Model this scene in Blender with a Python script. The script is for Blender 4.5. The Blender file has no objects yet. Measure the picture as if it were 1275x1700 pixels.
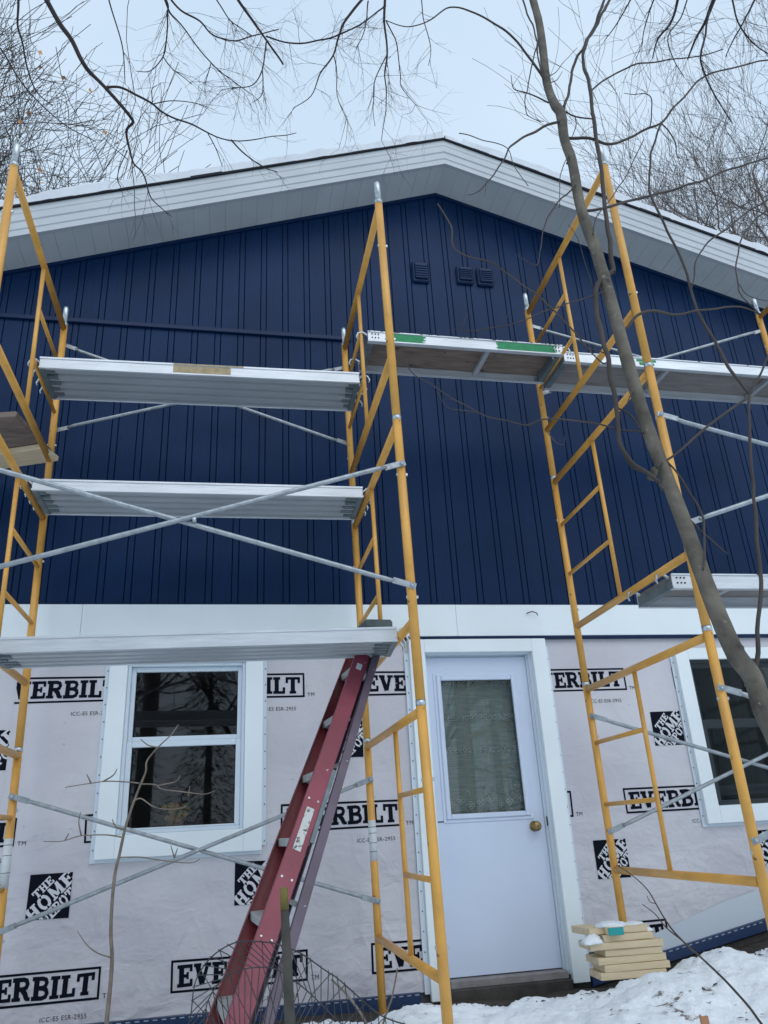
import bpy, math, random
from mathutils import Vector, Matrix, noise
R_ = math.radians
rnd = random.Random(7)

# ---------------------------------------------------------------- camera, world, light
sc = bpy.context.scene
CP = Vector((0, -5.395, 0.883)); YAW, PIT, ROL, FP = 0.2081, 0.3929, -0.0560, 1277.0
def cam_axes():
    f = Vector((math.sin(YAW)*math.cos(PIT), math.cos(YAW)*math.cos(PIT), math.sin(PIT)))
    r = Vector((math.cos(YAW), -math.sin(YAW), 0)); u = r.cross(f)
    c, s = math.cos(ROL), math.sin(ROL)
    return c*r+s*u, -s*r+c*u, f
CR, CU, CF = cam_axes()
cam = bpy.data.objects.new('camera', bpy.data.cameras.new('camera')); sc.collection.objects.link(cam)
cam.data.sensor_fit = 'VERTICAL'; cam.data.sensor_height = 24; cam.data.sensor_width = 18
cam.data.lens = 24*FP/1700; cam.data.clip_end = 600; cam.data.clip_start = .05
cam.matrix_world = Matrix(((CR.x, CU.x, -CF.x, CP.x), (CR.y, CU.y, -CF.y, CP.y), (CR.z, CU.z, -CF.z, CP.z), (0, 0, 0, 1)))
sc.camera = cam
SUN_EL, SUN_AZ = R_(40), R_(194)
w = bpy.data.worlds.new('World'); sc.world = w; w.use_nodes = True
nt = w.node_tree; nt.nodes.clear()
out = nt.nodes.new('ShaderNodeOutputWorld'); bg = nt.nodes.new('ShaderNodeBackground'); mx = nt.nodes.new('ShaderNodeMixRGB')
sky = nt.nodes.new('ShaderNodeTexSky'); sky.sky_type = 'NISHITA'; sky.sun_disc = False
sky.sun_elevation = SUN_EL; sky.sun_rotation = SUN_AZ
tc = nt.nodes.new('ShaderNodeTexCoord'); ns = nt.nodes.new('ShaderNodeTexNoise'); ns.inputs['Scale'].default_value = 2.2
ns.inputs['Detail'].default_value = 4; ns.inputs['Roughness'].default_value = .45
cr = nt.nodes.new('ShaderNodeValToRGB')
cr.color_ramp.elements[0].position = .32; cr.color_ramp.elements[0].color = (5.3, 6.8, 8.5, 1)
cr.color_ramp.elements[1].position = .68; cr.color_ramp.elements[1].color = (6.3, 7.7, 9.2, 1)
nt.links.new(tc.outputs['Generated'], ns.inputs['Vector']); nt.links.new(ns.outputs['Fac'], cr.inputs['Fac'])
mx.inputs[0].default_value = .9
nt.links.new(sky.outputs[0], mx.inputs[1]); nt.links.new(cr.outputs[0], mx.inputs[2])
nt.links.new(mx.outputs[0], bg.inputs['Color']); bg.inputs['Strength'].default_value = .1
nt.links.new(bg.outputs[0], out.inputs[0])
sl = bpy.data.lights.new('sun', 'SUN'); sl.energy = 1.25; sl.angle = R_(60); sl.color = (1, .98, .96)
so = bpy.data.objects.new('sun', sl); sc.collection.objects.link(so); so.rotation_euler = (R_(50), 0, R_(14))
sc.view_settings.view_transform = 'Standard'; sc.view_settings.look = 'None'; sc.view_settings.exposure = .2; sc.view_settings.gamma = 1

# a measured point: picture position of something standing in the vertical plane y = Y (or x = X)
def ray(u, v): return CF + CR*((u-637.5)/FP) - CU*((v-850)/FP)
def at(u, v, Y):
    d = ray(u, v); return CP + d*((Y-CP.y)/d.y)
def depth(p): return (p-CP).dot(CF)

# ---------------------------------------------------------------- materials
def mat(name, col, rough=.6, metal=0, bump=0, bscale=20, bstretch=(1, 1, 1), var=0, vscale=3, spots=None, sscale=30, sthr=.7, spec=None, coat=0, vstretch=(1, 1, 1)):
    m = bpy.data.materials.new(name); m.use_nodes = True; t = m.node_tree; N = t.nodes; L = t.links
    b = N['Principled BSDF']; b.inputs['Base Color'].default_value = (*col, 1); b.inputs['Roughness'].default_value = rough
    b.inputs['Metallic'].default_value = metal
    if spec is not None: b.inputs['Specular IOR Level'].default_value = spec
    if coat: b.inputs['Coat Weight'].default_value = coat; b.inputs['Coat Roughness'].default_value = .2
    geo = N.new('ShaderNodeTexCoord')
    def nz(scale, stretch, det=4, rg=.55):
        mp = N.new('ShaderNodeMapping'); mp.inputs['Scale'].default_value = stretch
        n = N.new('ShaderNodeTexNoise'); n.inputs['Scale'].default_value = scale; n.inputs['Detail'].default_value = det; n.inputs['Roughness'].default_value = rg
        L.new(geo.outputs['Object'], mp.inputs[0]); L.new(mp.outputs[0], n.inputs['Vector']); return n
    cur = None
    if var:
        n = nz(vscale, vstretch); r = N.new('ShaderNodeValToRGB')
        r.color_ramp.elements[0].position = .3; r.color_ramp.elements[1].position = .7
        r.color_ramp.elements[0].color = (*[max(0, c*(1-var)) for c in col], 1); r.color_ramp.elements[1].color = (*[min(1, c*(1+var*.6)) for c in col], 1)
        L.new(n.outputs['Fac'], r.inputs[0]); cur = r.outputs[0]
    if spots:
        n = nz(sscale, (1, 1, 1), 5, .65); r = N.new('ShaderNodeValToRGB'); r.color_ramp.elements[0].position = sthr; r.color_ramp.elements[1].position = sthr+.04
        L.new(n.outputs['Fac'], r.inputs[0]); x = N.new('ShaderNodeMixRGB'); x.inputs[1].default_value = (*col, 1); x.inputs[2].default_value = (*spots, 1)
        L.new(r.outputs[0], x.inputs[0])
        if cur: L.new(cur, x.inputs[1])
        cur = x.outputs[0]
    if cur: L.new(cur, b.inputs['Base Color'])
    if bump:
        n = nz(bscale, bstretch, 5); bp = N.new('ShaderNodeBump'); bp.inputs['Strength'].default_value = bump; bp.inputs['Distance'].default_value = .01
        L.new(n.outputs['Fac'], bp.inputs['Height']); L.new(bp.outputs[0], b.inputs['Normal'])
    return m
NAVY = mat('navy_siding', (.0045, .024, .076), .42, spec=.12, bump=.35, bscale=9, bstretch=(14, 14, 1), var=.22, vscale=1.6)  # colour variation paints the blotchy sheen of the siding
NAVYT = mat('navy_trim', (.002, .018, .065), .4, spec=.2, var=.1)
WHITE = mat('white_vinyl', (.82, .90, .93), .38, bump=.05, bscale=6, var=.05, vscale=1.5)
WPAINT = mat('white_painted_steel', (.62, .71, .86), .34, bump=.1, bscale=3, var=.04, vscale=2, spots=(.45, .5, .56), sscale=11, sthr=.74)
FRAMEW = mat('white_frame', (.66, .75, .83), .35, var=.04)
FASC = mat('fascia_aluminium', (.43, .47, .50), .45, bump=.12, bscale=5, var=.10, vscale=2, spots=(.25, .27, .28), sscale=16, sthr=.70)
SOFF = mat('soffit_vinyl', (.50, .54, .56), .55, var=.10, vscale=3, spots=(.2, .21, .22), sscale=26, sthr=.73)
SHING = mat('shingle', (.012, .013, .02), .9, bump=.4, bscale=60)
SNOW = mat('snow_clean', (.86, .92, .97), .6, bump=.5, bscale=7, var=.02)
YEL = mat('yellow_enamel', (.73, .375, .075), .36, bump=.15, bscale=30, var=.16, vscale=6, spots=(.16, .07, .03), sscale=26, sthr=.665)
GALV = mat('galvanised_steel', (.36, .40, .43), .42, .55, bump=.2, bscale=60, var=.25, vscale=25, spots=(.13, .1, .08), sscale=20, sthr=.72)
PIN = mat('bare_steel', (.55, .60, .62), .35, .7, var=.3, vscale=40)
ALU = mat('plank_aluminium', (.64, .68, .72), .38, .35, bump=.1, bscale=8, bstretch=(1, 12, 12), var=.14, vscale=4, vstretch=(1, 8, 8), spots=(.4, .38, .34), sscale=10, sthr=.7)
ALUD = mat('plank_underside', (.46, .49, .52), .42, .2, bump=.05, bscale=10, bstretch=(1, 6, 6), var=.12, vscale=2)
CAPM = mat('plank_end_cap', (.15, .19, .21), .5, .2, var=.25, vscale=20)
PLY = mat('weathered_plywood', (.20, .155, .13), .85, bump=.3, bscale=14, bstretch=(1, 9, 9), var=.4, vscale=5, vstretch=(1, 5, 5), spots=(.06, .05, .045), sscale=9, sthr=.64)
PLYG = mat('greyed_plywood', (.24, .225, .22), .85, bump=.3, bscale=14, bstretch=(1, 9, 9), var=.25, vscale=5, vstretch=(1, 5, 5), spots=(.12, .11, .10), sscale=9, sthr=.66)
GREEN = mat('green_spray_paint', (.015, .26, .10), .6, var=.25, vscale=30)
PALE = mat('fresh_lumber', (.70, .575, .38), .7, bump=.2, bscale=20, bstretch=(1, 8, 8), var=.14, vscale=6, vstretch=(1, 7, 7), spots=(.35, .22, .1), sscale=8, sthr=.72)
TEAL = mat('teal_paint', (.02, .34, .34), .6)
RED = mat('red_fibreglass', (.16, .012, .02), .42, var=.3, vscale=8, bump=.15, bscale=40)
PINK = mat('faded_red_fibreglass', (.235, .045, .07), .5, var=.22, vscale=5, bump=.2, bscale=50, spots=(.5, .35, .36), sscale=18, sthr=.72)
PURP = mat('sunbleached_fibreglass', (.12, .09, .125), .55, var=.2, vscale=6)
CAP2 = mat('ladder_top_plastic', (.075, .10, .10), .6, bump=.4, bscale=30, var=.35, vscale=15)
STEP = mat('ladder_step_aluminium', (.42, .43, .42), .5, .3, var=.3, vscale=20)
BARK = mat('grey_bark', (.14, .125, .10), .9, bump=1, bscale=26, bstretch=(1, 1, .5), var=.55, vscale=7, spots=(.2, .21, .18), sscale=26, sthr=.64)
BARKD = mat('dark_bark', (.035, .024, .024), .85, bump=.4, bscale=40, var=.35, vscale=12)
BARKB = mat('brown_twig_bark', (.07, .058, .052), .9, var=.4, vscale=3)
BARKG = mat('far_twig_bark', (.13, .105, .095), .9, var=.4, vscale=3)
BARKL = mat('pale_twig_bark', (.19, .16, .13), .85, var=.35, vscale=20)
STAKE = mat('weathered_stake', (.07, .065, .055), .9, bump=.6, bscale=20, bstretch=(1, 1, .2), var=.4, vscale=12)
STAKEY = mat('stake_yellow_end', (.15, .125, .03), .8, var=.4, vscale=25)
WIRE = mat('rusty_wire', (.07, .07, .075), .6, .6, var=.3, vscale=20)
BRASS = mat('brass', (.32, .22, .09), .28, .9, var=.2, vscale=40)
SOIL = mat('bare_soil', (.05, .042, .036), .95, bump=1, bscale=25, var=.5, vscale=12, spots=(.14, .12, .10), sscale=22, sthr=.62)
CONC = mat('wooden_threshold', (.25, .24, .245), .85, bump=.4, bscale=20, bstretch=(1, 8, 8), var=.3, vscale=8)
INK = mat('black_print', (.004, .006, .014), .75, spec=.1)
WTXT = mat('white_print', (.62, .63, .68), .6)
DARKIN = mat('dark_room', (.05, .075, .09), .9)
ROOM = mat('room_wall', (.10, .10, .10), .9)
LACE = mat('lace_curtain', (.52, .58, .55), .9, bump=.5, bscale=60, bstretch=(.15, 1, 6), var=.25, vscale=24, vstretch=(.3, 1, 7))
LACEW = mat('lace_motif', (.85, .88, .86), .9)
GASKET = mat('dark_gap', (.02, .024, .03), .7)
LEAF = mat('dead_leaf', (.50, .24, .08), .8, var=.4, vscale=8)
EVER = mat('evergreen_foliage', (.02, .035, .018), .9, var=.5, vscale=4)
STICK = mat('paper_sticker', (.55, .56, .54), .6, spots=(.08, .08, .08), sscale=45, sthr=.56)
TAPE = mat('white_worn_paint', (.62, .66, .68), .5, spots=(.4, .25, .08), sscale=20, sthr=.66)
CHIP = mat('orange_wood_chip', (.45, .22, .12), .8)

def glass_mat(name, tint, refl_rough=.02):
    m = bpy.data.materials.new(name); m.use_nodes = True; t = m.node_tree; t.nodes.clear(); N = t.nodes; L = t.links
    o = N.new('ShaderNodeOutputMaterial'); mixs = N.new('ShaderNodeMixShader'); fr = N.new('ShaderNodeFresnel'); fr.inputs[0].default_value = 1.62
    tr = N.new('ShaderNodeBsdfTransparent'); tr.inputs[0].default_value = (*tint, 1); gl = N.new('ShaderNodeBsdfGlossy'); gl.inputs['Roughness'].default_value = refl_rough
    gl.inputs['Color'].default_value = (1, 1, 1, 1)
    L.new(fr.outputs[0], mixs.inputs[0]); L.new(tr.outputs[0], mixs.inputs[1]); L.new(gl.outputs[0], mixs.inputs[2]); L.new(mixs.outputs[0], o.inputs[0])
    return m
GLASS = glass_mat('window_glass', (.62, .70, .72))
GLASSD = glass_mat('door_glass', (.8, .85, .84), .015)

def wrap_mat():
    m = mat('house_wrap', (.60, .60, .645), .5); t = m.node_tree; N = t.nodes; L = t.links; b = N['Principled BSDF']
    tcn = N.new('ShaderNodeTexCoord')
    def noi(sc_, st, det=3, rot=0, dist=0):
        mp = N.new('ShaderNodeMapping'); mp.inputs['Scale'].default_value = st; mp.inputs['Rotation'].default_value = (0, rot, 0)
        n = N.new('ShaderNodeTexNoise'); n.inputs['Scale'].default_value = sc_; n.inputs['Detail'].default_value = det; n.inputs['Distortion'].default_value = dist
        L.new(tcn.outputs['Object'], mp.inputs[0]); L.new(mp.outputs[0], n.inputs['Vector']); return n
    a = noi(3.0, (.8, 1, 1.7), 3, .7, .7); c = noi(13, (1, 1, 1.5), 4, -.4, .6); d = noi(260, (1, 1, .12), 2)
    # wrinkles are stronger low on the wall
    sep = N.new('ShaderNodeSeparateXYZ'); L.new(tcn.outputs['Object'], sep.inputs[0])
    mr = N.new('ShaderNodeMapRange'); mr.inputs[1].default_value = 1.5; mr.inputs[2].default_value = .4; mr.inputs[3].default_value = .3; mr.inputs[4].default_value = 1.0
    L.new(sep.outputs[2], mr.inputs[0])
    prev = a.outputs['Fac']
    for q, (sc_, st, rt, wt) in enumerate(((1.7, (1, 1, .8), .8, .20), (2.9, (1.2, 1, .7), -.6, .14), (6, (1, 1, 1), .3, .05))):
        k = noi(sc_, st, 1.5, rt, .5); mm = N.new('ShaderNodeMath'); mm.operation = 'SUBTRACT'; L.new(k.outputs['Fac'], mm.inputs[0]); mm.inputs[1].default_value = .5
        ab = N.new('ShaderNodeMath'); ab.operation = 'ABSOLUTE'; L.new(mm.outputs[0], ab.inputs[0]); m8 = N.new('ShaderNodeMath'); m8.operation = 'MULTIPLY'; m8.use_clamp = True; L.new(ab.outputs[0], m8.inputs[0]); m8.inputs[1].default_value = 14
        su = N.new('ShaderNodeMath'); su.operation = 'MULTIPLY_ADD'; L.new(m8.outputs[0], su.inputs[0]); su.inputs[1].default_value = -wt; L.new(prev, su.inputs[2]); prev = su.outputs[0]
    ad = N.new('ShaderNodeMath'); ad.operation = 'MULTIPLY_ADD'; L.new(c.outputs['Fac'], ad.inputs[0]); ad.inputs[1].default_value = .22; L.new(prev, ad.inputs[2])
    mu = N.new('ShaderNodeMath'); mu.operation = 'MULTIPLY'; L.new(ad.outputs[0], mu.inputs[0]); L.new(mr.outputs[0], mu.inputs[1])
    bp = N.new('ShaderNodeBump'); bp.inputs['Strength'].default_value = .65; bp.inputs['Distance'].default_value = .04; L.new(mu.outputs[0], bp.inputs['Height'])
    bp2 = N.new('ShaderNodeBump'); bp2.inputs['Strength'].default_value = .15; bp2.inputs['Distance'].default_value = .002; L.new(d.outputs['Fac'], bp2.inputs['Height'])
    L.new(bp.outputs[0], bp2.inputs['Normal']); L.new(bp2.outputs[0], b.inputs['Normal'])
    r = N.new('ShaderNodeValToRGB'); r.color_ramp.elements[0].position = .35; r.color_ramp.elements[1].position = .65
    r.color_ramp.elements[0].color = (.52, .515, .565, 1); r.color_ramp.elements[1].color = (.64, .635, .675, 1)
    e = noi(1.1, (1, 1, 1), 5); L.new(e.outputs['Fac'], r.inputs[0]); L.new(r.outputs[0], b.inputs['Base Color'])
    return m
WRAP = wrap_mat()

def snow_ground_mat():
    m = mat('snow_ground', (.87, .93, .98), .62); t = m.node_tree; N = t.nodes; L = t.links; b = N['Principled BSDF']
    tcn = N.new('ShaderNodeTexCoord'); n = N.new('ShaderNodeTexNoise'); n.inputs['Scale'].default_value = 5.5; n.inputs['Detail'].default_value = 6; n.inputs['Roughness'].default_value = .68
    n2 = N.new('ShaderNodeTexNoise'); n2.inputs['Scale'].default_value = 1.1; n2.inputs['Detail'].default_value = 2
    mp = N.new('ShaderNodeMapping'); mp.inputs['Scale'].default_value = (1, 2.2, 1); L.new(tcn.outputs['Object'], mp.inputs[0]); L.new(mp.outputs[0], n.inputs['Vector']); L.new(tcn.outputs['Object'], n2.inputs['Vector'])
    ad = N.new('ShaderNodeMath'); ad.operation = 'MULTIPLY_ADD'; L.new(n2.outputs['Fac'], ad.inputs[0]); ad.inputs[1].default_value = .35; L.new(n.outputs['Fac'], ad.inputs[2])
    r = N.new('ShaderNodeValToRGB'); r.color_ramp.elements[0].position = .80; r.color_ramp.elements[1].position = .86
    L.new(ad.outputs[0], r.inputs[0]); x = N.new('ShaderNodeMixRGB'); x.inputs[1].default_value = (.87, .93, .98, 1); x.inputs[2].default_value = (.16, .12, .10, 1); L.new(r.outputs[0], x.inputs[0])
    L.new(x.outputs[0], b.inputs['Base Color'])
    n3 = N.new('ShaderNodeTexNoise'); n3.inputs['Scale'].default_value = 38; n3.inputs['Detail'].default_value = 6; L.new(tcn.outputs['Object'], n3.inputs['Vector'])
    bp = N.new('ShaderNodeBump'); bp.inputs['Strength'].default_value = .7; bp.inputs['Distance'].default_value = .012; L.new(n3.outputs['Fac'], bp.inputs['Height']); L.new(bp.outputs[0], b.inputs['Normal'])
    return m
SNOWG = snow_ground_mat()
SNOWR = mat('darkened_roof_snow', (.60, .64, .69), .7, bump=.5, bscale=7, var=.08, vscale=4)  # snow colour darkened to offset the strong sun on the roof edge

# ---------------------------------------------------------------- mesh helpers
class MB:
    def __init__(s): s.v = []; s.f = []; s.m = []; s.sm = []
    def add(s, vs, fs, m=0, smooth=False):
        o = len(s.v); s.v += [tuple(x) for x in vs]
        for f in fs: s.f.append([o+i for i in f]); s.m.append(m); s.sm.append(smooth)
    def box(s, a, b, m=0, M=None, bev=0):
        x0, x1 = sorted((a[0], b[0])); y0, y1 = sorted((a[1], b[1])); z0, z1 = sorted((a[2], b[2]))
        if bev:
            e = min(bev, (x1-x0)*.4, (y1-y0)*.4, (z1-z0)*.4); vs = []; idx = {}
            for i, (x, sx) in enumerate(((x0, 1), (x1, -1))):
                for j, (y, sy) in enumerate(((y0, 1), (y1, -1))):
                    for k, (z, sz) in enumerate(((z0, 1), (z1, -1))):
                        for ax, p in enumerate(((x, y+sy*e, z+sz*e), (x+sx*e, y, z+sz*e), (x+sx*e, y+sy*e, z))):
                            idx[i, j, k, ax] = len(vs); vs.append(p)
            fs = []
            for i in (0, 1): fs.append([idx[i, 0, 0, 0], idx[i, 1, 0, 0], idx[i, 1, 1, 0], idx[i, 0, 1, 0]])
            for j in (0, 1): fs.append([idx[0, j, 0, 1], idx[1, j, 0, 1], idx[1, j, 1, 1], idx[0, j, 1, 1]])
            for k in (0, 1): fs.append([idx[0, 0, k, 2], idx[1, 0, k, 2], idx[1, 1, k, 2], idx[0, 1, k, 2]])
            for i in (0, 1):
                for j in (0, 1): fs.append([idx[i, j, 0, 0], idx[i, j, 0, 1], idx[i, j, 1, 1], idx[i, j, 1, 0]])
            for i in (0, 1):
                for k in (0, 1): fs.append([idx[i, 0, k, 0], idx[i, 0, k, 2], idx[i, 1, k, 2], idx[i, 1, k, 0]])
            for j in (0, 1):
                for k in (0, 1): fs.append([idx[0, j, k, 1], idx[0, j, k, 2], idx[1, j, k, 2], idx[1, j, k, 1]])
            for i in (0, 1):
                for j in (0, 1):
                    for k in (0, 1): fs.append([idx[i, j, k, 0], idx[i, j, k, 1], idx[i, j, k, 2]])
        else:
            vs = [(x, y, z) for x in (x0, x1) for y in (y0, y1) for z in (z0, z1)]
            fs = [(0, 1, 3, 2), (4, 6, 7, 5), (0, 4, 5, 1), (2, 3, 7, 6), (0, 2, 6, 4), (1, 5, 7, 3)]
        if M is not None: vs = [M @ Vector(v) for v in vs]
        s.add(vs, fs, m)
    def beam(s, a, b, wdir, wd, th, m=0, bev=0):
        """box from a to b, width wd along wdir, thickness th"""
        a = Vector(a); b = Vector(b); d = (b-a); ln = d.length; d.normalize()
        wv = Vector(wdir); wv = (wv - d*wv.dot(d)).normalized(); tv = d.cross(wv)
        M = Matrix(((d.x, wv.x, tv.x, a.x), (d.y, wv.y, tv.y, a.y), (d.z, wv.z, tv.z, a.z), (0, 0, 0, 1)))
        s.box((0, -wd/2, -th/2), (ln, wd/2, th/2), m, M, bev)
    def tube(s, pts, rs, n=8, m=0, cap=True):
        pts = [Vector(p) for p in pts]
        if not hasattr(rs, '__len__'): rs = [rs]*len(pts)
        d0 = (pts[1]-pts[0]).normalized(); up = Vector((0, 0, 1)) if abs(d0.z) < .9 else Vector((1, 0, 0))
        x = up.cross(d0).normalized(); vs = []
        for i, p in enumerate(pts):
            d = (pts[min(i+1, len(pts)-1)]-pts[max(i-1, 0)])
            if d.length < 1e-7: d = d0
            d.normalize(); x = (x - d*x.dot(d)).normalized(); y = d.cross(x)
            for k in range(n):
                a = 2*math.pi*k/n; vs.append(p + (x*math.cos(a)+y*math.sin(a))*rs[i])
        fs = []
        for i in range(len(pts)-1):
            for k in range(n): fs.append((i*n+k, i*n+(k+1) % n, (i+1)*n+(k+1) % n, (i+1)*n+k))
        s.add(vs, fs, m, True)
        if cap:
            o = len(s.v)-len(vs); s.f.append([o+k for k in range(n)][::-1]); s.f.append([o+(len(pts)-1)*n+k for k in range(n)]); s.m += [m, m]; s.sm += [False, False]
    def prism(s, poly, y0, y1, m=0):
        """poly in (x,z), extruded along y"""
        n = len(poly); vs = [(x, y0, z) for x, z in poly]+[(x, y1, z) for x, z in poly]
        s.add(vs, [list(range(n)), list(range(n, 2*n))[::-1]]+[(i, (i+1) % n, n+(i+1) % n, n+i) for i in range(n)], m)
    def lathe(s, c, prof, n=20, m=0, axis='y'):
        vs = []
        for r, t in prof:
            for k in range(n):
                a = 2*math.pi*k/n; vs.append((c[0]+r*math.cos(a), c[1]-t, c[2]+r*math.sin(a)) if axis == 'y' else (c[0]+r*math.cos(a), c[1]+r*math.sin(a), c[2]+t))
        s.add(vs, [(i*n+k, i*n+(k+1) % n, (i+1)*n+(k+1) % n, (i+1)*n+k) for i in range(len(prof)-1) for k in range(n)]+[list(range((len(prof)-1)*n, len(prof)*n))], m, True)
    def build(s, name, mats, parent=None, loc=None):
        me = bpy.data.meshes.new(name); me.from_pydata(s.v, [], s.f)
        if not isinstance(mats, (list, tuple)): mats = [mats]
        for q in mats: me.materials.append(q)
        me.polygons.foreach_set('material_index', s.m); me.polygons.foreach_set('use_smooth', s.sm)
        me.update()
        import bmesh
        if len(s.f) < 60000:
            b = bmesh.new(); b.from_mesh(me); bmesh.ops.recalc_face_normals(b, faces=b.faces); b.to_mesh(me); b.free()
        o = bpy.data.objects.new(name, me); sc.collection.objects.link(o)
        if parent: o.parent = parent
        if loc: o.location = loc
        return o
def tag(o, label=None, cat=None, group=None, kind=None):
    if label: o['label'] = label
    if cat: o['category'] = cat
    if group: o['group'] = group
    if kind: o['kind'] = kind
    return o
def empty(name, loc=(0, 0, 0), rot=(0, 0, 0)):
    o = bpy.data.objects.new(name, None); sc.collection.objects.link(o); o.location = loc; o.rotation_euler = rot; o.empty_display_size = .1; return o
def copy_tree(o, parent=None):
    c = o.copy(); sc.collection.objects.link(c)
    if parent: c.parent = parent
    for ch in [x for x in bpy.data.objects if x.parent == o]: copy_tree(ch, c)
    return c
def fbm(x, y, z=0, o=4): return noise.fractal((x, y, z), .9, 2.1, o)

# ---------------------------------------------------------------- lettering (slab strokes, unit cell height 1)
S_ = .24
GL = {
 'E': (.86, [([(.12+S_/2, 0), (.12+S_/2, 1)], S_), ([(0, .07), (.86, .07)], .14), ([(0, .93), (.84, .93)], .14), ([(.79, 0), (.79, .34)], .13), ([(.77, .68), (.77, 1)], .13), ([(.3, .5), (.62, .5)], .13), ([(.58, .34), (.58, .67)], .11)]),
 'V': (1.0, [([(.2, .94), (.5, .04)], .24), ([(.79, .94), (.53, .04)], .17), ([(0, .93), (.42, .93)], .14), ([(.6, .93), (1.0, .93)], .14)]),
 'R': (.98, [([(.12+S_/2, 0), (.12+S_/2, 1)], S_), ([(0, .07), (.46, .07)], .14), ([(0, .93), (.58, .93), (.74, .88), (.80, .73), (.74, .58), (.58, .51), (.3, .51)], .17), ([(.52, .5), (.70, .3), (.80, .07)], .22), ([(.74, .07), (.98, .07)], .14)]),
 'B': (.92, [([(.12+S_/2, 0), (.12+S_/2, 1)], S_), ([(0, .93), (.56, .93), (.72, .88), (.78, .75), (.72, .6), (.56, .53), (.3, .53)], .16), ([(.3, .53), (.6, .51), (.78, .43), (.83, .28), (.76, .13), (.58, .07), (0, .07)], .17)]),
 'I': (.5, [([(.25, 0), (.25, 1)], S_), ([(0, .07), (.5, .07)], .14), ([(0, .93), (.5, .93)], .14)]),
 'L': (.8, [([(.12+S_/2, 0), (.12+S_/2, 1)], S_), ([(0, .07), (.8, .07)], .14), ([(0, .93), (.48, .93)], .14), ([(.73, 0), (.73, .38)], .14)]),
 'T': (.94, [([(.47, 0), (.47, 1)], S_), ([(0, .93), (.94, .93)], .14), ([(.25, .07), (.69, .07)], .14), ([(.07, .64), (.07, 1)], .14), ([(.87, .64), (.87, 1)], .14)]),
 'H': (.95, [([(.23, 0), (.23, 1)], .22), ([(.72, 0), (.72, 1)], .22), ([(.2, .5), (.75, .5)], .13), ([(0, .05), (.42, .05)], .11), ([(0, .95), (.42, .95)], .11), ([(.53, .05), (.95, .05)], .11), ([(.53, .95), (.95, .95)], .11)]),
 'O': (.95, [([(.42, .93), (.26, .88), (.15, .68), (.13, .5), (.15, .32), (.26, .12), (.42, .07)], .19), ([(.53, .07), (.69, .12), (.80, .32), (.82, .5), (.80, .68), (.69, .88), (.53, .93)], .19)]),
 'M': (1.15, [([(.2, 0), (.2, 1)], .13), ([(.93, 0), (.93, 1)], .22), ([(.24, .95), (.56, .12)], .2), ([(.58, .12), (.9, .95)], .1), ([(0, .05), (.38, .05)], .11), ([(.72, .05), (1.15, .05)], .11)]),
 'D': (.92, [([(.24, 0), (.24, 1)], .22), ([(0, .94), (.5, .94), (.72, .84), (.80, .5), (.72, .16), (.5, .06), (0, .06)], .15)]),
 'P': (.85, [([(.24, 0), (.24, 1)], .22), ([(0, .93), (.5, .93), (.7, .86), (.75, .7), (.68, .54), (.5, .48), (.3, .48)], .15), ([(0, .05), (.46, .05)], .11)]),
}
def strip_quads(pts, wd):
    wd *= 1.18
    """mitred strip"""
    P = [Vector(p) for p in pts]; L = []; Rr = []
    for i, p in enumerate(P):
        d1 = (P[i]-P[i-1]).normalized() if i else (P[1]-P[0]).normalized()
        d2 = (P[i+1]-P[i]).normalized() if i < len(P)-1 else d1
        n = Vector((-(d1.y+d2.y), d1.x+d2.x)).normalized(); k = 1/max(.5, n.dot(Vector((-d1.y, d1.x))))
        L.append(p+n*wd/2*k); Rr.append(p-n*wd/2*k)
    return [[L[i], L[i+1], Rr[i+1], Rr[i]] for i in range(len(P)-1)]
def word_quads(word, h, gap=.10, wscale=1):
    out_ = []; x = 0
    for ch in word:
        wd, st = GL[ch]
        for pts, sw in st:
            for q in strip_quads(pts, sw): out_.append([((x+p.x*wscale)*h, p.y*h) for p in q])
        x += (wd*wscale+gap)
    return out_, (x-gap)*h
def clip_poly(poly, a, b, c):
    """keep a*x+b*z<=c"""
    o = []
    for i in range(len(poly)):
        p, q = poly[i], poly[(i+1) % len(poly)]; dp = a*p[0]+b*p[1]-c; dq = a*q[0]+b*q[1]-c
        if dp <= 0: o.append(p)
        if dp*dq < 0: t = dp/(dp-dq); o.append((p[0]+(q[0]-p[0])*t, p[1]+(q[1]-p[1])*t))
    return o
class Ink:
    """flat print lying on the wrap; each piece on its own 0.1 mm level"""
    def __init__(s): s.b = MB(); s.k = 0
    def poly(s, p, y, m=0, clips=()):
        for c in clips:
            if len(p) >= 3: p = clip_poly(p, *c)
        if len(p) < 3: return
        s.k = (s.k+1) % 14; yy = y-.00012*s.k; s.b.add([(x+.005*noise.noise((x*5, z*5, 0)), yy, z+.006*noise.noise((x*4, z*4, 9))) for x, z in p], [list(range(len(p)))], m)
def small_text(ink, txt, x, z, h, y, m=0, clips=(), squeeze=1):
    cu = bpy.data.curves.new('t', 'FONT'); cu.body = txt; cu.size = h*1.38; cu.offset = .0; cu.space_character = 1.12; o = bpy.data.objects.new('t', cu); sc.collection.objects.link(o)
    dg = bpy.context.evaluated_depsgraph_get(); me = o.evaluated_get(dg).to_mesh()
    for p in me.polygons:
        ink.poly([(x+me.vertices[i].co.x*squeeze, z+me.vertices[i].co.y) for i in p.vertices], y, m, clips)
    bpy.data.objects.remove(o)

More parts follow.
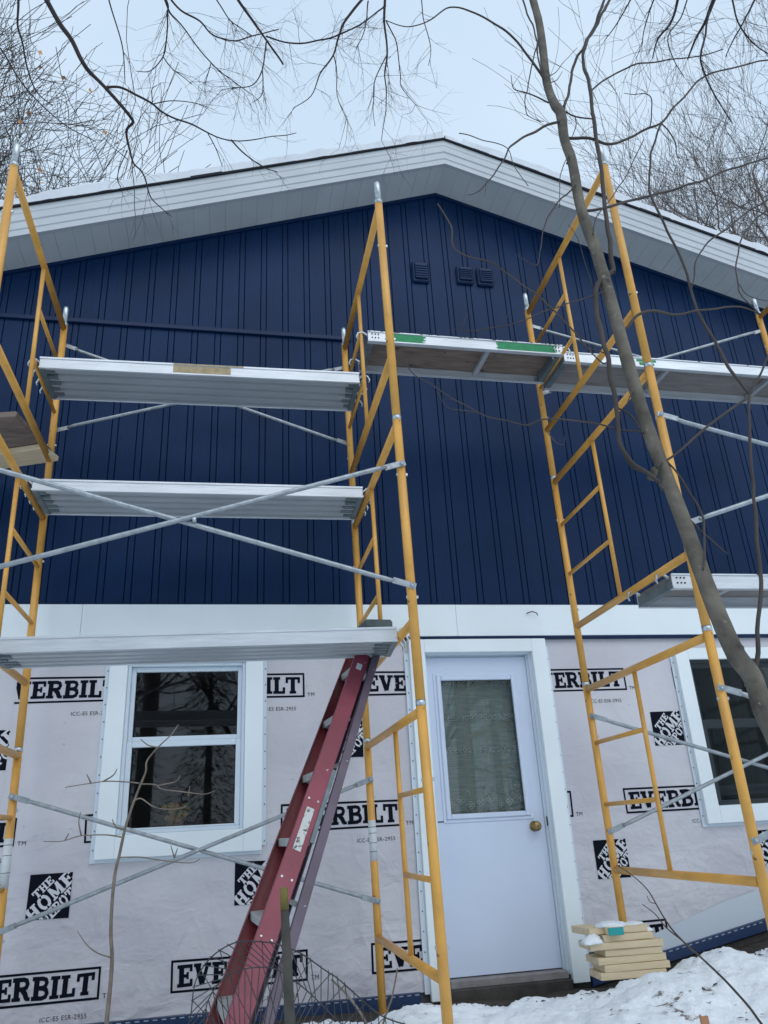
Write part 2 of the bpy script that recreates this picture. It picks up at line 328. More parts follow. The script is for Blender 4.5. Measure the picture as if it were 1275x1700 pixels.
def wordmark(ink, x0, z0, y, clips):
    """framed slab-serif word, box 0.81 x 0.165, lower-left x0,z0"""
    W, H, t = .81, .168, .0125
    for a, b, c, d in ((x0, z0, x0+W, z0+t), (x0, z0+H-t, x0+W, z0+H), (x0, z0+t, x0+t, z0+H-t), (x0+W-t, z0+t, x0+W, z0+H-t)):
        ink.poly([(a, b), (c, b), (c, d), (a, d)], y, 0, clips)
    q, wd = word_quads('EVERBILT', .112, .06); sx = .74/wd
    for p in q: ink.poly([(x0+.0375+u*sx, z0+.028+v) for u, v in p], y, 0, clips)
    small_text(ink, 'TM', x0+W+.018, z0+.004, .026, y, 0, clips)
    small_text(ink, 'ICC-ES ESR-2955', x0+W-.315, z0-.085, .0245, y, 0, clips, .95)
def logo(ink, x0, z0, y, clips, S=.243):
    ink.poly([(x0, z0), (x0+S, z0), (x0+S, z0+S), (x0, z0+S)], y, 0, clips)
    sq = ((1, 0, x0+S), (-1, 0, -x0), (0, 1, z0+S), (0, -1, -z0))
    c, s = math.cos(R_(45)), math.sin(R_(45)); cx, cz = x0+S/2, z0+S/2
    for wrd, h, u0, v0, target in (('THE', .046, -.062, .040, .135), ('HOME', .076, -.155, -.042, .315), ('DEPOT', .056, -.115, -.106, .225)):
        q, wd = word_quads(wrd, h, .07); sx = target/wd
        for p in q:
            pp = [((u*sx+u0), v+v0) for u, v in p]
            ink.poly([(cx+u*c-v*s, cz+u*s+v*c) for u, v in pp], y-.0019, 1, clips+sq)

# ================================================================ SETTING: ground
def soil_h(x, y):
    r = max(0, x-2.55); up = .17*r if r < 3 else .51
    far = max(0, -y-1.2)
    return -.115 + up - .10*min(far, 4) + .012*fbm(x*3, y*3, 4)
def snow_h(x, y):
    s = soil_h(x, y); edge = -.34 + .10*fbm(x*2.2, 0, 9) + .05*fbm(x*7, y*7, 2)
    if 1.3 < x < 2.3: edge -= .04
    if x > 2.75: edge = -.31 + .08*fbm(x*4, 0, 3)
    if x < .9: edge = -.42 + .10*fbm(x*3, 0, 5)
    t = (edge-y)/.16; k = max(-1, min(1, t)); k = k*(1.5-.5*k*k)
    lump = .035*fbm(x*2.3, y*2.3, 1)+.022*abs(fbm(x*8, y*8, 7))+.006*fbm(x*28, y*28, 3)
    pile = 0
    for cx, cy, rr, hh in ((2.30, -.92, .24, .075), (2.62, -.85, .34, .085), (2.62, -.62, .10, .05), (2.85, -.72, .18, .055), (3.10, -1.0, .40, .035), (3.35, -.8, .16, .04), (3.8, -1.2, .5, .04), (2.0, -1.05, .25, .03), (.98, -.72, .2, .04), (2.35, -.95, .3, .05)):
        pile += hh*math.exp(-((x-cx)**2+(y-cy)**2)/rr**2)
    foot = 0
    for cx, cy in ((1.55, -.95), (1.8, -1.35), (2.15, -1.15), (1.35, -1.5), (2.6, -1.5), (2.95, -1.15)):
        foot += .035*math.exp(-((x-cx)**2/.012+(y-cy)**2/.006))
    return s-.035 + (k+1)*.5*(.085+lump*1.2+pile)-foot
def sheet(fn, xs, ys):
    b = MB(); vs = [(x, y, fn(x, y)) for y in ys for x in xs]; n = len(xs)
    b.add(vs, [(j*n+i, j*n+i+1, (j+1)*n+i+1, (j+1)*n+i) for j in range(len(ys)-1) for i in range(n-1)], 0, True); return b
def grade(a, b, n): return [a+(b-a)*i/n for i in range(n+1)]
xs = [-150, -60, -25, -12, -7]+grade(-4, 5, 90)+[6, 7, 9, 13, 25, 60, 150]
ys = [-200, -80, -30, -14, -9]+grade(-6, .05, 60)
tag(sheet(soil_h, xs, ys+[.6, 12, 40, 160]).build('ground', SOIL), kind='structure')
xs = [-150, -60, -25, -12, -7, -4, -3]+grade(-2, .4, 40)+grade(.42, 4.4, 230)+[5, 6, 7, 9, 13, 25, 60, 150]
ys = [-200, -80, -30, -14, -9, -7]+grade(-6, -2.4, 40)+grade(-2.37, .0, 130)
tag(sheet(snow_h, xs, ys).build('snow_ground', SNOWG), kind='structure')

b = MB(); RL = random.Random(77)
LITTER = ((2.05, -.62, .28, 30), (2.95, -.62, .25, 34), (1.95, -.50, .4, 22), (2.5, -1.25, .5, 26), (1.2, -.62, .4, 12), (3.25, -.5, .3, 18))
for cx, cy, rr, cnt in LITTER:
    for k in range(cnt):
        x = RL.gauss(cx, rr*.6); y = min(-.1, RL.gauss(cy, rr*.35)); z = max(snow_h(x, y), soil_h(x, y))+.004; q = RL.uniform(.006, .022); a = RL.uniform(0, 6.28); c, s2 = math.cos(a)*q, math.sin(a)*q
        b.add([(x-c, y-s2, z), (x+s2*.4, y-c*.4, z+.004), (x+c, y+s2, z+RL.uniform(0, .012)), (x-s2*.5, y+c*.5, z+.006)], [(0, 1, 2), (0, 2, 3)])
tag(b.build('leaf_litter', mat('dark_litter', (.055, .035, .028), .9, var=.5, vscale=30)), 'dark crumbs of dead leaf scattered over the snow by the door', 'leaf litter', kind='stuff')

# ================================================================ HOUSE
house = tag(empty('house', (1.81, 0, -.1)), 'gabled house half clad in navy board siding over printed grey house wrap', 'house')
HX = Vector((1.81, 0, -.1))
def hb(b, name, m, parent=None, **k):
    """link a house part given in world coordinates"""
    o = b.build(name, m, parent or house)
    base = HX if parent is None else Vector((0, 0, 0))
    if parent is None: o.location = -HX
    if k: tag(o, **k)
    return o
PX, PZ, SLL, SLR = 1.812, 6.484, .3588, .324
XL, XR = -4.4, 8.2
def rake(x): return PZ-(PX-x)*SLL if x < PX else PZ-(x-PX)*SLR
# wall core (sheathing), with openings cut by building it from slabs
WIN1 = (-.678, .108, .942, 2.02); WIN2 = (3.468, 4.75, .925, 1.99); DOORO = (1.372, 2.205, -.03, 2.075)
b = MB()
def slab(x0, x1, z0, z1): b.box((x0, .03, z0), (x1, .16, z1))
slab(XL, WIN1[0], -.4, 2.2); slab(WIN1[0], WIN1[1], -.4, WIN1[2]); slab(WIN1[0], WIN1[1], WIN1[3], 2.2); slab(WIN1[1], DOORO[0], -.4, 2.2)
slab(DOORO[0], DOORO[1], -.4, DOORO[2]); slab(DOORO[0], DOORO[1], DOORO[3], 2.2); slab(DOORO[1], WIN2[0], -.4, 2.2)
slab(WIN2[0], WIN2[1], -.4, WIN2[2]); slab(WIN2[0], WIN2[1], WIN2[3], 2.2); slab(WIN2[1], XR, -.4, 2.2)
b.prism([(XL, 2.2), (XR, 2.2), (XR, rake(XR)-.02), (PX, PZ-.02), (XL, rake(XL)-.02)], .03, .16)
b.box((XL, .16, -.4), (XL+.15, 9, rake(XL)-.1)); b.box((XR-.15, .16, -.4), (XR, 9, rake(XR)-.1)); b.prism([(XL, -.4), (XR, -.4), (XR, rake(XR)-.05), (PX, PZ-.05), (XL, rake(XL)-.05)], 9, 9.1)
hb(b, 'wall', ROOM)
# dim rooms behind the windows and door
b = MB()
for (x0, x1, z0, z1) in (WIN1, WIN2, DOORO):
    X0, X1 = x0-.5, x1+.5; b.add([(X0, .17, -.02), (X1, .17, -.02), (X1, 2.6, -.02), (X0, 2.6, -.02), (X0, .17, 2.3), (X1, .17, 2.3), (X1, 2.6, 2.3), (X0, 2.6, 2.3)], [(0, 1, 2, 3), (4, 5, 6, 7), (2, 3, 7, 6), (0, 3, 7, 4), (1, 2, 6, 5)])
hb(b, 'interior_room', DARKIN)
# siding with pairs of V grooves, pitch 0.1835
def siding():
    b = MB(); P0, PT = -1.108-.1835*18, .1835; xs_ = []
    k = 0; g = .0045
    x = P0
    cuts = []
    while x < XR:
        cuts += [x, x+.046]; x += PT
    cuts = [c for c in cuts if XL+.01 < c < XR-.01]
    prev = XL
    strips = []
    for c in cuts:
        strips.append((prev, c-g, 0)); strips.append((c-g, c+g, 1)); prev = c+g
    strips.append((prev, XR, 0))
    segs = []
    def colz(x0, x1, z0f, z1f, off):
        # split at the ridge
        xx = [x0, x1] if not (x0 < PX < x1) else [x0, PX, x1]
        for i in range(len(xx)-1):
            a, c = xx[i], xx[i+1]; b.add([(a, off, z0f), (c, off, z0f), (c, off, z1f(c)), (a, off, z1f(a))], [(0, 1, 2, 3)])
    for lower in (True, False):
        for x0, x1, kd in strips:
            for (z0, z1f, dx, sel) in ((2.433, (lambda q: min(4.745, rake(q))) if x0 < .95 else (lambda q: rake(q)), 0, lower), (4.745, lambda q: rake(q), .0, not lower)):
                if not sel: continue
                if not lower and (x0 > .95): continue
                if min(z1f(x0), z1f(x1)) <= z0: continue
                a, c = x0+dx, x1+dx; off = 0 if lower else -.004
                if kd == 0: colz(a, c, z0, z1f, off)
                else:
                    m = (a+c)/2; dp = .011
                    for (p, q, o1, o2) in ((a, m, off, off+dp), (m, c, off+dp, off)):
                        b.add([(p, o1, z0), (q, o2, z0), (q, o2, z1f(q)), (p, o1, z1f(p))], [(0, 1, 2, 3)])
    b.box((XL, -.012, 2.421), (XR, .02, 2.4325))
    return b
hb(siding(), 'siding', NAVY)
b = MB(); b.box((XL, -.024, 4.727), (.93, .004, 4.757), bev=.004); b.box((XL, -.016, 4.757), (.93, .004, 4.769)); hb(b, 'joint_trim', NAVYT)
# navy rake trim under the soffit
b = MB()
for (xa, xb) in ((XL, PX), (PX, XR)):
    za, zb = rake(xa), rake(xb); b.add([(xa, -.02, za), (xb, -.02, zb), (xb, -.02, zb-.035), (xa, -.02, za-.035), (xa, .005, za-.035), (xb, .005, zb-.035)], [(0, 1, 2, 3), (3, 2, 5, 4)])
hb(b, 'rake_trim', NAVYT)
# white band board and the starter strip beneath it
b = MB(); xq = XL
for x1 in (-1.0, 1.64, 4.28, XR): b.box((xq+.001, -.02, 2.182), (x1-.001, .028, 2.4205), bev=.002); xq = x1
hb(b, 'band_board', WHITE)
b = MB(); b.box((XL, -.024, 2.159), (XR, .028, 2.1805), bev=.003); hb(b, 'starter_strip', NAVYT)
# base strips: level on the left, rising with the grade on the right
def base_strip(x0, x1, za, zb, h):
    b = MB(); b.add([(x0, -.022, za-h), (x1, -.022, zb-h), (x1, -.022, zb), (x0, -.022, za), (x0, .02, za), (x1, .02, zb), (x0, .02, za-h), (x1, .02, zb-h)], [(0, 1, 2, 3), (3, 2, 5, 4), (0, 1, 7, 6), (0, 3, 4, 6), (1, 2, 5, 7)])
    n = int((x1-x0)/.05)
    for i in range(n):   # nailing slots
        xa = x0+(i+.2)*(x1-x0)/n; xb = xa+.026; f = lambda x: za+(zb-za)*(x-x0)/(x1-x0)
        b.add([(xa, -.0235, f(xa)-.012), (xb, -.0235, f(xb)-.012), (xb, -.0235, f(xb)-.006), (xa, -.0235, f(xa)-.006)], [(0, 1, 2, 3)], 1)
    return b
SLOT = mat('nail_slot', (.35, .42, .52), .6)
DARKC = mat('dark_concrete', (.06, .056, .052), .9, bump=.6, bscale=30, var=.4, vscale=10)  # concrete darkened to a soil-like tone
BLUE = mat('blue_starter_vinyl', (.012, .036, .11), .4, var=.15)
hb(base_strip(XL, 1.2, -.035, -.045, .07), 'base_strip', [BLUE, SLOT])
hb(base_strip(2.33, 6.2, -.035, .62, .066), 'base_strip', [BLUE, SLOT])
# foundation
b = MB(); b.box((XL, .02, -.6), (1.25, .03, -.11)); b.box((2.3, .02, -.6), (XR, .03, -.12)); b.prism([(2.36, -.12), (XR, -.12), (XR, .9), (2.36, -.115)], .012, .03); hb(b, 'foundation', DARKC)

# house wrap: sheets with gentle waves, and print
def wrapsheet(x0, x1, z0f, z1, y0, flip=0):
    b = MB(); nx, nz = max(2, int((x1-x0)/.045)), 50; n = nx+1
    vs = []
    for j in range(nz+1):
        for i in range(n):
            x = x0+(x1-x0)*i/nx; z0 = z0f(x); z = z0+(z1-z0)*j/nz
            vs.append((x, y0, z))
    b.add(vs, [(j*n+i, j*n+i+1, (j+1)*n+i+1, (j+1)*n+i) for j in range(nz) for i in range(nx)], 0, True)
    return b
def rects(x0, x1, x2=None): return ((-1, 0, -x0), (1, 0, x1))
YW = .016
def wrap_piece(x0, x1, z0f, holes, lattice, y=YW, z1=2.16):
    b = MB()
    edges = sorted(set([x0, x1]+[h[0] for h in holes]+[h[1] for h in holes]))
    for a, c in zip(edges[:-1], edges[1:]):
        hs = [h for h in holes if h[0] <= a+1e-6 and h[1] >= c-1e-6]
        if hs:
            h = hs[0]
            if z0f((a+c)/2) < h[2]: w1 = wrapsheet(a, c, z0f, h[2], y); b.add(w1.v, w1.f, 0, True)
            if h[3] < z1: w1 = wrapsheet(a, c, lambda q: h[3], z1, y); b.add(w1.v, w1.f, 0, True)
        else: w1 = wrapsheet(a, c, z0f, z1, y); b.add(w1.v, w1.f, 0, True)
    o = hb(b, 'house_wrap', WRAP)
    ink = Ink(); regs = []
    for a, c in zip(edges[:-1], edges[1:]):
        hs = [h for h in holes if h[0] <= a+1e-6 and h[1] >= c-1e-6]
        if hs: regs += [(a, c, -.03, hs[0][2]), (a, c, hs[0][3], z1)]
        else: regs.append((a, c, max(-.03, z0f(a)), z1))
    for (a, c, za, zb) in regs:
        cl = ((-1, 0, -a), (1, 0, c), (0, 1, zb), (0, -1, -za))
        for (fx, fz) in lattice[0]:
            if fx < c and fx+.95 > a and fz-.1 < zb and fz+.17 > za: wordmark(ink, fx, fz, y-.0016, cl)
        for (fx, fz) in lattice[1]:
            if fx < c and fx+.25 > a and fz < zb and fz+.25 > za: logo(ink, fx, fz, y-.0016, cl)
    if ink.b.f: p = ink.b.build('printed_lettering', [INK, WTXT], o)
    return o
PXT = 1.2075
def lat(xa, xb, dx=0, dz=0):
    A, B = [], []
    for k in range(-6, 8):
        for r, z, ph in ((0, .070, -.303), (1, .910, .343), (2, 1.768, -.303+.0), (3, -.76, .343)):
            x = ph+k*PXT+dx
            if x < xb and x+.9 > xa and (xa, xb) != (0, 0): A.append((x, z+dz))
        for z, ph in ((.507, .057), (1.36, .66)):
            x = ph+k*PXT+dx
            if x < xb and x+.25 > xa: B.append((x, z+dz))
    return A, B
wrap_piece(XL, -1.365, lambda x: -.05, [], ([], [(-1.585, 1.36), (-2.79, 1.36), (-2.3, .5)]), y=YW+.004)
wrap_piece(-1.365, 1.30, lambda x: -.05, [(WIN1[0], WIN1[1], WIN1[2], WIN1[3])], lat(-1.365, 1.30))
wrap_piece(2.25, XR, lambda x: -.06+max(0, x-2.5)*.17, [(WIN2[0], WIN2[1], WIN2[2], WIN2[3])], lat(2.25, XR, .01))
# plain pale flap covering the wrap low on the right
b = MB(); b.add([(2.62, .0095, .10), (3.4, .0095, .32), (6, .0095, .80), (6, .0095, .60), (2.9, .0095, .06), (2.62, .0095, .02)], [(0, 1, 2, 3, 4, 5)]); hb(b, 'wrap_flap', mat('plain_wrap', (.56, .63, .70), .55, bump=.5, bscale=6))
# staples / nail heads on wrap
b = MB()
for i in range(60):
    x = rnd.uniform(-1.33, 3.4); z = rnd.uniform(.1, 2.1)
    if WIN1[0]-.2 < x < WIN1[1]+.2 or 1.2 < x < 2.35: continue
    b.box((x, .012, z), (x+.012, .0155, z+.003))
hb(b, 'staples', PIN, kind='stuff')

# soffit, fascia, roof
OV = .37
def soffit():
    b = MB()
    for sgn, xe in ((-1, XL-.4), (1, XR+.4)):
        x = PX; prev = PX
        sl = SLL if sgn < 0 else SLR
        def P(x, y, dz=0): return (x, y, PZ-abs(x-PX)*sl+dz)
        while abs(x-PX) < abs(xe-PX):
            x2 = x+sgn*.13; g = sgn*.006
            b.add([P(x, .01), P(x, -OV), P(x2-g, -OV), P(x2-g, .01)], [(0, 1, 2, 3)])
            m = x2-g/2
            b.add([P(x2-g, .01), P(x2-g, -OV), P(m, -OV, .004), P(m, .01, .004)], [(0, 1, 2, 3)]); b.add([P(m, .01, .004), P(m, -OV, .004), P(x2, -OV), P(x2, .01)], [(0, 1, 2, 3)])
            x = x2
    return b
hb(soffit(), 'soffit', SOFF)
def extr_profile(prof, m, name, xe=(XL-.4, XR+.4), wob=0):
    b = MB()
    for sgn, x1, sl in ((-1, xe[0], SLL), (1, xe[1], SLR)):
        n = len(prof); vs = []
        for x in (PX, x1):
            for (y, h) in prof: vs.append((x, y, PZ-abs(x-PX)*sl+h))
        b.add(vs, [(i, (i+1), n+i+1, n+i) for i in range(n-1)])
    return hb(b, name, m)
extr_profile([(-OV+.03, -.004), (-OV-.006, -.004), (-OV-.006, .014), (-OV, .020), (-OV, .055), (-OV-.007, .062), (-OV-.007, .110), (-OV-.004, .114), (-OV-.004, .130), (-OV-.013, .140), (-OV-.013, .205), (-OV-.017, .212), (-OV-.017, .27), (-OV, .27)], FASC, 'fascia')
# shingled deck with ragged front edge, part of the roof
b = MB()
for sgn, xe, sl in ((-1, XL-.45, SLL), (1, XR+.45, SLR)):
    prevx = PX; k = 0
    while abs(prevx-PX) < abs(xe-PX):
        x2 = prevx+sgn*rnd.uniform(.24, .36); y0 = -OV-.034-rnd.uniform(0, .006); t = .012+rnd.uniform(0, .010); z = lambda x: PZ+.272-abs(x-PX)*sl
        vs = [(prevx, y0, z(prevx)), (x2, y0, z(x2)), (x2, y0, z(x2)+t), (prevx, y0, z(prevx)+t), (prevx, 9.4, z(prevx)+t), (x2, 9.4, z(x2)+t), (prevx, 9.4, z(prevx)), (x2, 9.4, z(x2))]
        b.add(vs, [(0, 1, 2, 3), (3, 2, 5, 4), (0, 1, 7, 6), (0, 3, 4, 6), (1, 2, 5, 7)]); prevx = x2
hb(b, 'roof', SHING)
# snow lying on the roof
def roof_snow():
    b = MB()
    for sgn, xe, sl in ((-1, XL-.4, SLL), (1, XR+.4, SLR)):
        n = 260; ysr = [-OV-.032, -OV-.034, -OV-.01, .0, .6, 2, 5, 9.3]
        vs = []; m = len(ysr)
        for i in range(n+1):
            x = PX+(.02 if sgn > 0 else 0)+(xe-PX)*i/n; z0 = PZ+.284-abs(x-PX)*sl
            th = .112+.026*fbm(x*1.3, 3, 0)+.014*fbm(x*7, 1, 2)+.005*fbm(x*23, 1, 8)
            if sgn > 0 and x-PX < .13: th *= .5+.12*fbm(x*30, 0, 0)
            if sgn > 0 and .13 <= x-PX < .2: th *= .25
            ed = .014*fbm(x*5, 7, 3)
            for j, y in enumerate(ysr):
                zz = z0 if j == 0 else z0+th*(1.0 if j > 1 else .72)+(.01*fbm(x*2, y*2, 5) if j > 3 else 0)
                vs.append((x, y+(ed if j < 3 else 0), zz))
        b.add(vs, [(i*m+j, (i+1)*m+j, (i+1)*m+j+1, i*m+j+1) for i in range(n) for j in range(m-1)], 0, False)
        if sgn < 0: b.add(vs[:m]+[(PX, 9.3, PZ+.2)], [list(range(m+1))])
    return b
tag(roof_snow().build('roof_snow', SNOWR), kind='stuff', label='thin white layer of snow lying along the roof edge', cat='snow')

# vents
for (x0, x1, z0, z1) in ((1.515, 1.672, 5.405, 5.628), (1.932, 2.092, 5.43, 5.622), (2.125, 2.283, 5.425, 5.625)):
    b = MB(); b.box((x0, -.03, z0), (x1, .0, z1), bev=.012)
    b.box((x0+.022, -.048, z0+.028), (x1-.012, -.029, z1-.02), bev=.008)
    v = hb(b, 'wall_vent', NAVYT)
    b = MB()
    for k in range(5):
        z = z0+.05+k*(z1-z0-.09)/5; b.box((x0+.032, -.055, z), (x1-.022, -.047, z+.012), bev=.003)
    b.build('louvre', NAVY, v)
# small broken hook in band
b = MB(); b.tube([(2.19, -.03, 2.35), (2.23, -.05, 2.36), (2.26, -.06, 2.345), (2.27, -.05, 2.33)], .004, 6); hb(b, 'wire_stub', GASKET)

# windows
def ring(b, x0, x1, z0, z1, t, ya, yb, m=0, bev=.003, tb=None, tt=None):
    tb = tb or t; tt = tt or t
    b.box((x0, ya, z0), (x0+t, yb, z1), m, bev=bev); b.box((x1-t, ya, z0), (x1, yb, z1), m, bev=bev)
    b.box((x0+t+.0005, ya, z0), (x1-t-.0005, yb, z0+tb), m, bev=bev); b.box((x0+t+.0005, ya, z1-tt), (x1-t-.0005, yb, z1), m, bev=bev)
def window(x0, x1, z0, z1, cas, zm, first):
    cx0, cx1, cz0, cz1 = cas
    b = MB()
    # side casings, sill casing and head casing with nailing flange
    b.box((cx0, -.028, cz0), (x0+.004, .012, cz1), bev=.003); b.box((x1-.004, -.028, cz0), (cx1, .012, cz1), bev=.003)
    b.box((x0+.0045, -.027, cz0), (x1-.0045, .012, z0+.004), bev=.003); b.box((x0+.0045, -.027, z1-.004), (x1-.0045, .012, cz1), bev=.003)
    wcase = hb(b, 'window', WHITE)
    b = MB()
    b.box((cx0-.028, .006, cz0-.02), (cx0-.0005, .0125, cz1-.06)); b.box((cx1+.0005, .006, cz0+.03), (cx1+.026, .0125, cz1-.06)); b.box((cx0-.0275, .007, cz0-.02), (cx1+.0, .0125, cz0-.0005))
    z = cz0+.05
    while z < cz1-.1:
        for xx in (cx0-.016, cx1+.014): b.box((xx, .003, z), (xx+.006, .0062, z+.008), 1)
        z += .11
    b.build('nailing_flange', [FRAMEW, GASKET], wcase)
    b = MB(); ring(b, x0+.0045, x1-.0045, z0+.0045, z1-.0045, .022, .0, .09); b.build('frame', FRAMEW, wcase)
    fx0, fx1, fz0, fz1 = x0+.027, x1-.027, z0+.027, z1-.027
    zmid = zm
    b = MB(); ring(b, fx0, fx1, fz0, zmid+.030, .034, .012, .050, tb=.012, tt=.036); sl_ = b.build('sash', FRAMEW, wcase)
    b = MB(); b.add([(fx0+.033, .03, fz0+.01), (fx1-.033, .03, fz0+.01), (fx1-.033, .03, zmid-.004), (fx0+.033, .03, zmid-.004)], [(0, 1, 2, 3)]); b.build('glass_pane', GLASS, wcase)
    b = MB(); ring(b, fx0+.0, fx1-.0, zmid+.031, fz1, .028, .034, .075, tb=.03, tt=.03); b.build('sash', FRAMEW, wcase)
    b = MB(); b.add([(fx0+.027, .055, zmid+.06), (fx1-.027, .055, zmid+.06), (fx1-.027, .055, fz1-.029), (fx0+.027, .055, fz1-.029)], [(0, 1, 2, 3)]); b.build('glass_pane', GLASS, wcase)
    return wcase
w1 = window(*WIN1, (-.79, .222, .812, 2.12), 1.475, 1)
w1['label'] = 'window by the ladder with a white sash and dark glass'
w2 = window(*WIN2, (3.362, 4.86, .812, 2.075), 1.477, 0)
w2['label'] = 'window at the right edge with dark curtains behind its glass'
# things on the sill inside the left window
b = MB(); b.box((-.66, .14, .90), (.08, .42, .965), 0); hb(b, 'inner_sill', mat('inner_sill', (.12, .2, .24), .5))
pot = MB(); pot.lathe((-.33, .27, .965), [(.0, 0), (.05, 0), (.065, .07), (.06, .07)], 14, 0, 'z')
for k in range(40):
    a = rnd.uniform(0, 6.28); r = rnd.uniform(0, .09); z = 1.05+rnd.uniform(-.02, .07); x = -.33+r*math.cos(a); y = .27+r*math.sin(a)
    pot.add([(x-.02, y, z), (x, y-.012, z+.02), (x+.02, y, z), (x, y+.01, z-.02)], [(0, 1, 2, 3)], 1 if k % 3 else 2)
tag(pot.build('potted_flower', [mat('clay_pot', (.2, .1, .06), .8), mat('orange_petal', (.5, .22, .04), .7), mat('green_leaf', (.04, .1, .03), .7)]), 'small pot of orange flowers standing on the sill behind the window glass', 'potted plant')
# insect screen over the right window
sm_ = bpy.data.materials.new('insect_screen'); sm_.use_nodes = True; t_ = sm_.node_tree; t_.nodes.clear()
o_ = t_.nodes.new('ShaderNodeOutputMaterial'); x_ = t_.nodes.new('ShaderNodeMixShader'); x_.inputs[0].default_value = .5; tr_ = t_.nodes.new('ShaderNodeBsdfTransparent'); d_ = t_.nodes.new('ShaderNodeBsdfDiffuse'); d_.inputs[0].default_value = (.016, .022, .024, 1)
t_.links.new(tr_.outputs[0], x_.inputs[1]); t_.links.new(d_.outputs[0], x_.inputs[2]); t_.links.new(x_.outputs[0], o_.inputs[0])
b = MB(); b.box((WIN2[0]+.006, -.004, WIN2[2]+.006), (WIN2[1]-.006, -.0032, WIN2[3]-.006)); b.build('insect_screen', sm_, w2)
# curtains right window: dim vertical folds
b = MB(); n = 60; vs = []
for i in range(n+1):
    x = 3.47+1.27*i/n; y = .20+.025*math.sin(i*1.35)+.01*math.sin(i*.7)
    vs += [(x, y, .98), (x, y, 1.97)]
b.add(vs, [(2*i, 2*i+2, 2*i+3, 2*i+1) for i in range(n)], 0, True)
b.build('curtain', mat('dark_curtain', (.22, .26, .24), .9), w2)
b = MB(); b.box((3.5, .13, 1.0), (4.72, .15, 1.07)); b.build('inner_rail', FRAMEW, w2)

# door with casing, glass and lace
b = MB()
b.box((1.262, -.03, -.10), (1.376, .015, 2.158), bev=.003); b.box((2.199, -.03, -.075), (2.312, .015, 2.158), bev=.003); b.box((1.3765, -.03, 2.062), (2.1985, .015, 2.158), bev=.003)
door_c = hb(b, 'door_casing', WHITE)
b = MB(); b.box((1.228, -.002, -.06), (1.2615, .0125, 2.06)); b.box((2.3125, .004, -.04), (2.338, .0125, 2.10))
for k in range(18): b.box((2.322, .0, .05+k*.115), (2.328, .0042, .057+k*.115), 1); b.box((1.24, -.006, .05+k*.115), (1.246, -.0018, .057+k*.115), 1)
b.build('nailing_flange', [FRAMEW, GASKET], door_c)
b = MB()
b.box((1.372, .0155, -.03), (1.392, .15, 2.075), bev=.002); b.box((2.180, .0155, -.03), (2.205, .15, 2.075), bev=.002); b.box((1.3925, .0155, 2.050), (2.1795, .15, 2.075), bev=.002)
b.box((2.168, .045, -.02), (2.1805, .07, 2.05)); b.box((1.3925, .075, 2.040), (2.1795, .1, 2.050))
hb(b, 'door_jamb', FRAMEW)
b = MB(); b.box((2.176, .03, .86), (2.1795, .048, .92)); hb(b, 'strike_plate', GASKET)
DX0, DX1, DY = 1.396, 2.166, .06
GX0, GX1, GZ0, GZ1 = 1.50, 2.035, .965, 1.87
b = MB()
b.box((DX0, DY, .005), (GX0-.012, DY+.044, 2.036)); b.box((GX1+.012, DY, .005), (DX1, DY+.044, 2.036))
b.box((GX0-.0125, DY, .005), (GX1+.0125, DY+.044, GZ0-.012)); b.box((GX0-.0125, DY, GZ1+.012), (GX1+.0125, DY+.044, 2.036))
door = hb(b, 'door', WPAINT)
b = MB(); ring(b, GX0-.055, GX1+.055, GZ0-.055, GZ1+.055, .022, DY-.006, DY-.0005, bev=.003); ring(b, GX0-.034, GX1+.034, GZ0-.034, GZ1+.034, .034, DY-.016, DY-.0008, bev=.006); b.build('glazing_frame', WPAINT, door)
b = MB(); b.add([(GX0-.01, DY+.012, GZ0-.01), (GX1+.01, DY+.012, GZ0-.01), (GX1+.01, DY+.012, GZ1+.01), (GX0-.01, DY+.012, GZ1+.01)], [(0, 1, 2, 3)]); b.build('glass_pane', GLASSD, door)
b = MB(); n = 70; vs = []
for i in range(n+1):
    x = GX0-.05+(GX1-GX0+.1)*i/n; y = DY+.10+.004*math.sin(i*.55); vs += [(x, y, .9), (x, y, 1.93)]
b.add(vs, [(2*i, 2*i+2, 2*i+3, 2*i+1) for i in range(n)], 0, True); cur = b.build('lace_curtain', LACE, door)
b = MB()
def ringlet(x, z, r, k=5, rot=0):
    pts = [(x+r*math.cos(rot+i*2*math.pi/k), DY+.088, z+r*math.sin(rot+i*2*math.pi/k)) for i in range(k+1)]
    b.tube(pts, .0046, 4)
for zr in (1.865, 1.62, 1.395):
    for i in range(16):
        x = GX0+.02+i*.036+rnd.uniform(-.003, .003); ringlet(x, zr+.004*math.sin(i), .0135, 5, .6)
        b.tube([(x-.018, DY+.088, zr-.018), (x, DY+.088, zr-.024), (x+.018, DY+.088, zr-.018)], .003, 4)
for i in range(8):
    x = GX0+.03+i*.072; z = 1.035+.02*math.sin(i*2.1)
    for a in range(4): ringlet(x+.016*math.cos(a*1.57), z+.016*math.sin(a*1.57), .011, 6)
for i in range(3): ringlet(GX0+.16+i*.13, 1.10, .012, 6)
for i in range(14): x = GX0+i*.042; b.tube([(x, DY+.088, .985), (x+.02, DY+.088, .975+.012*math.sin(i)), (x+.04, DY+.088, .99)], .0025, 4)
b.build('lace_motif', LACEW, cur)
b = MB(); b.lathe((2.088, DY, .862), [(0, -.001), (.034, .0), (.034, .006), (.016, .010), (.014, .03), (.028, .038), (.033, .052), (.028, .066), (.015, .072), (.0, .073)], 24); kn = b.build('door_knob', BRASS, door)
b = MB(); b.box((2.084, DY-.0745, .856), (2.092, DY-.0725, .868)); b.build('keyhole', GASKET, kn)
b = MB(); b.box((DX0+.0, DY-.003, .918), (DX0+.05, DY+.0, .925)); b.build('door_scratch', GASKET, door)
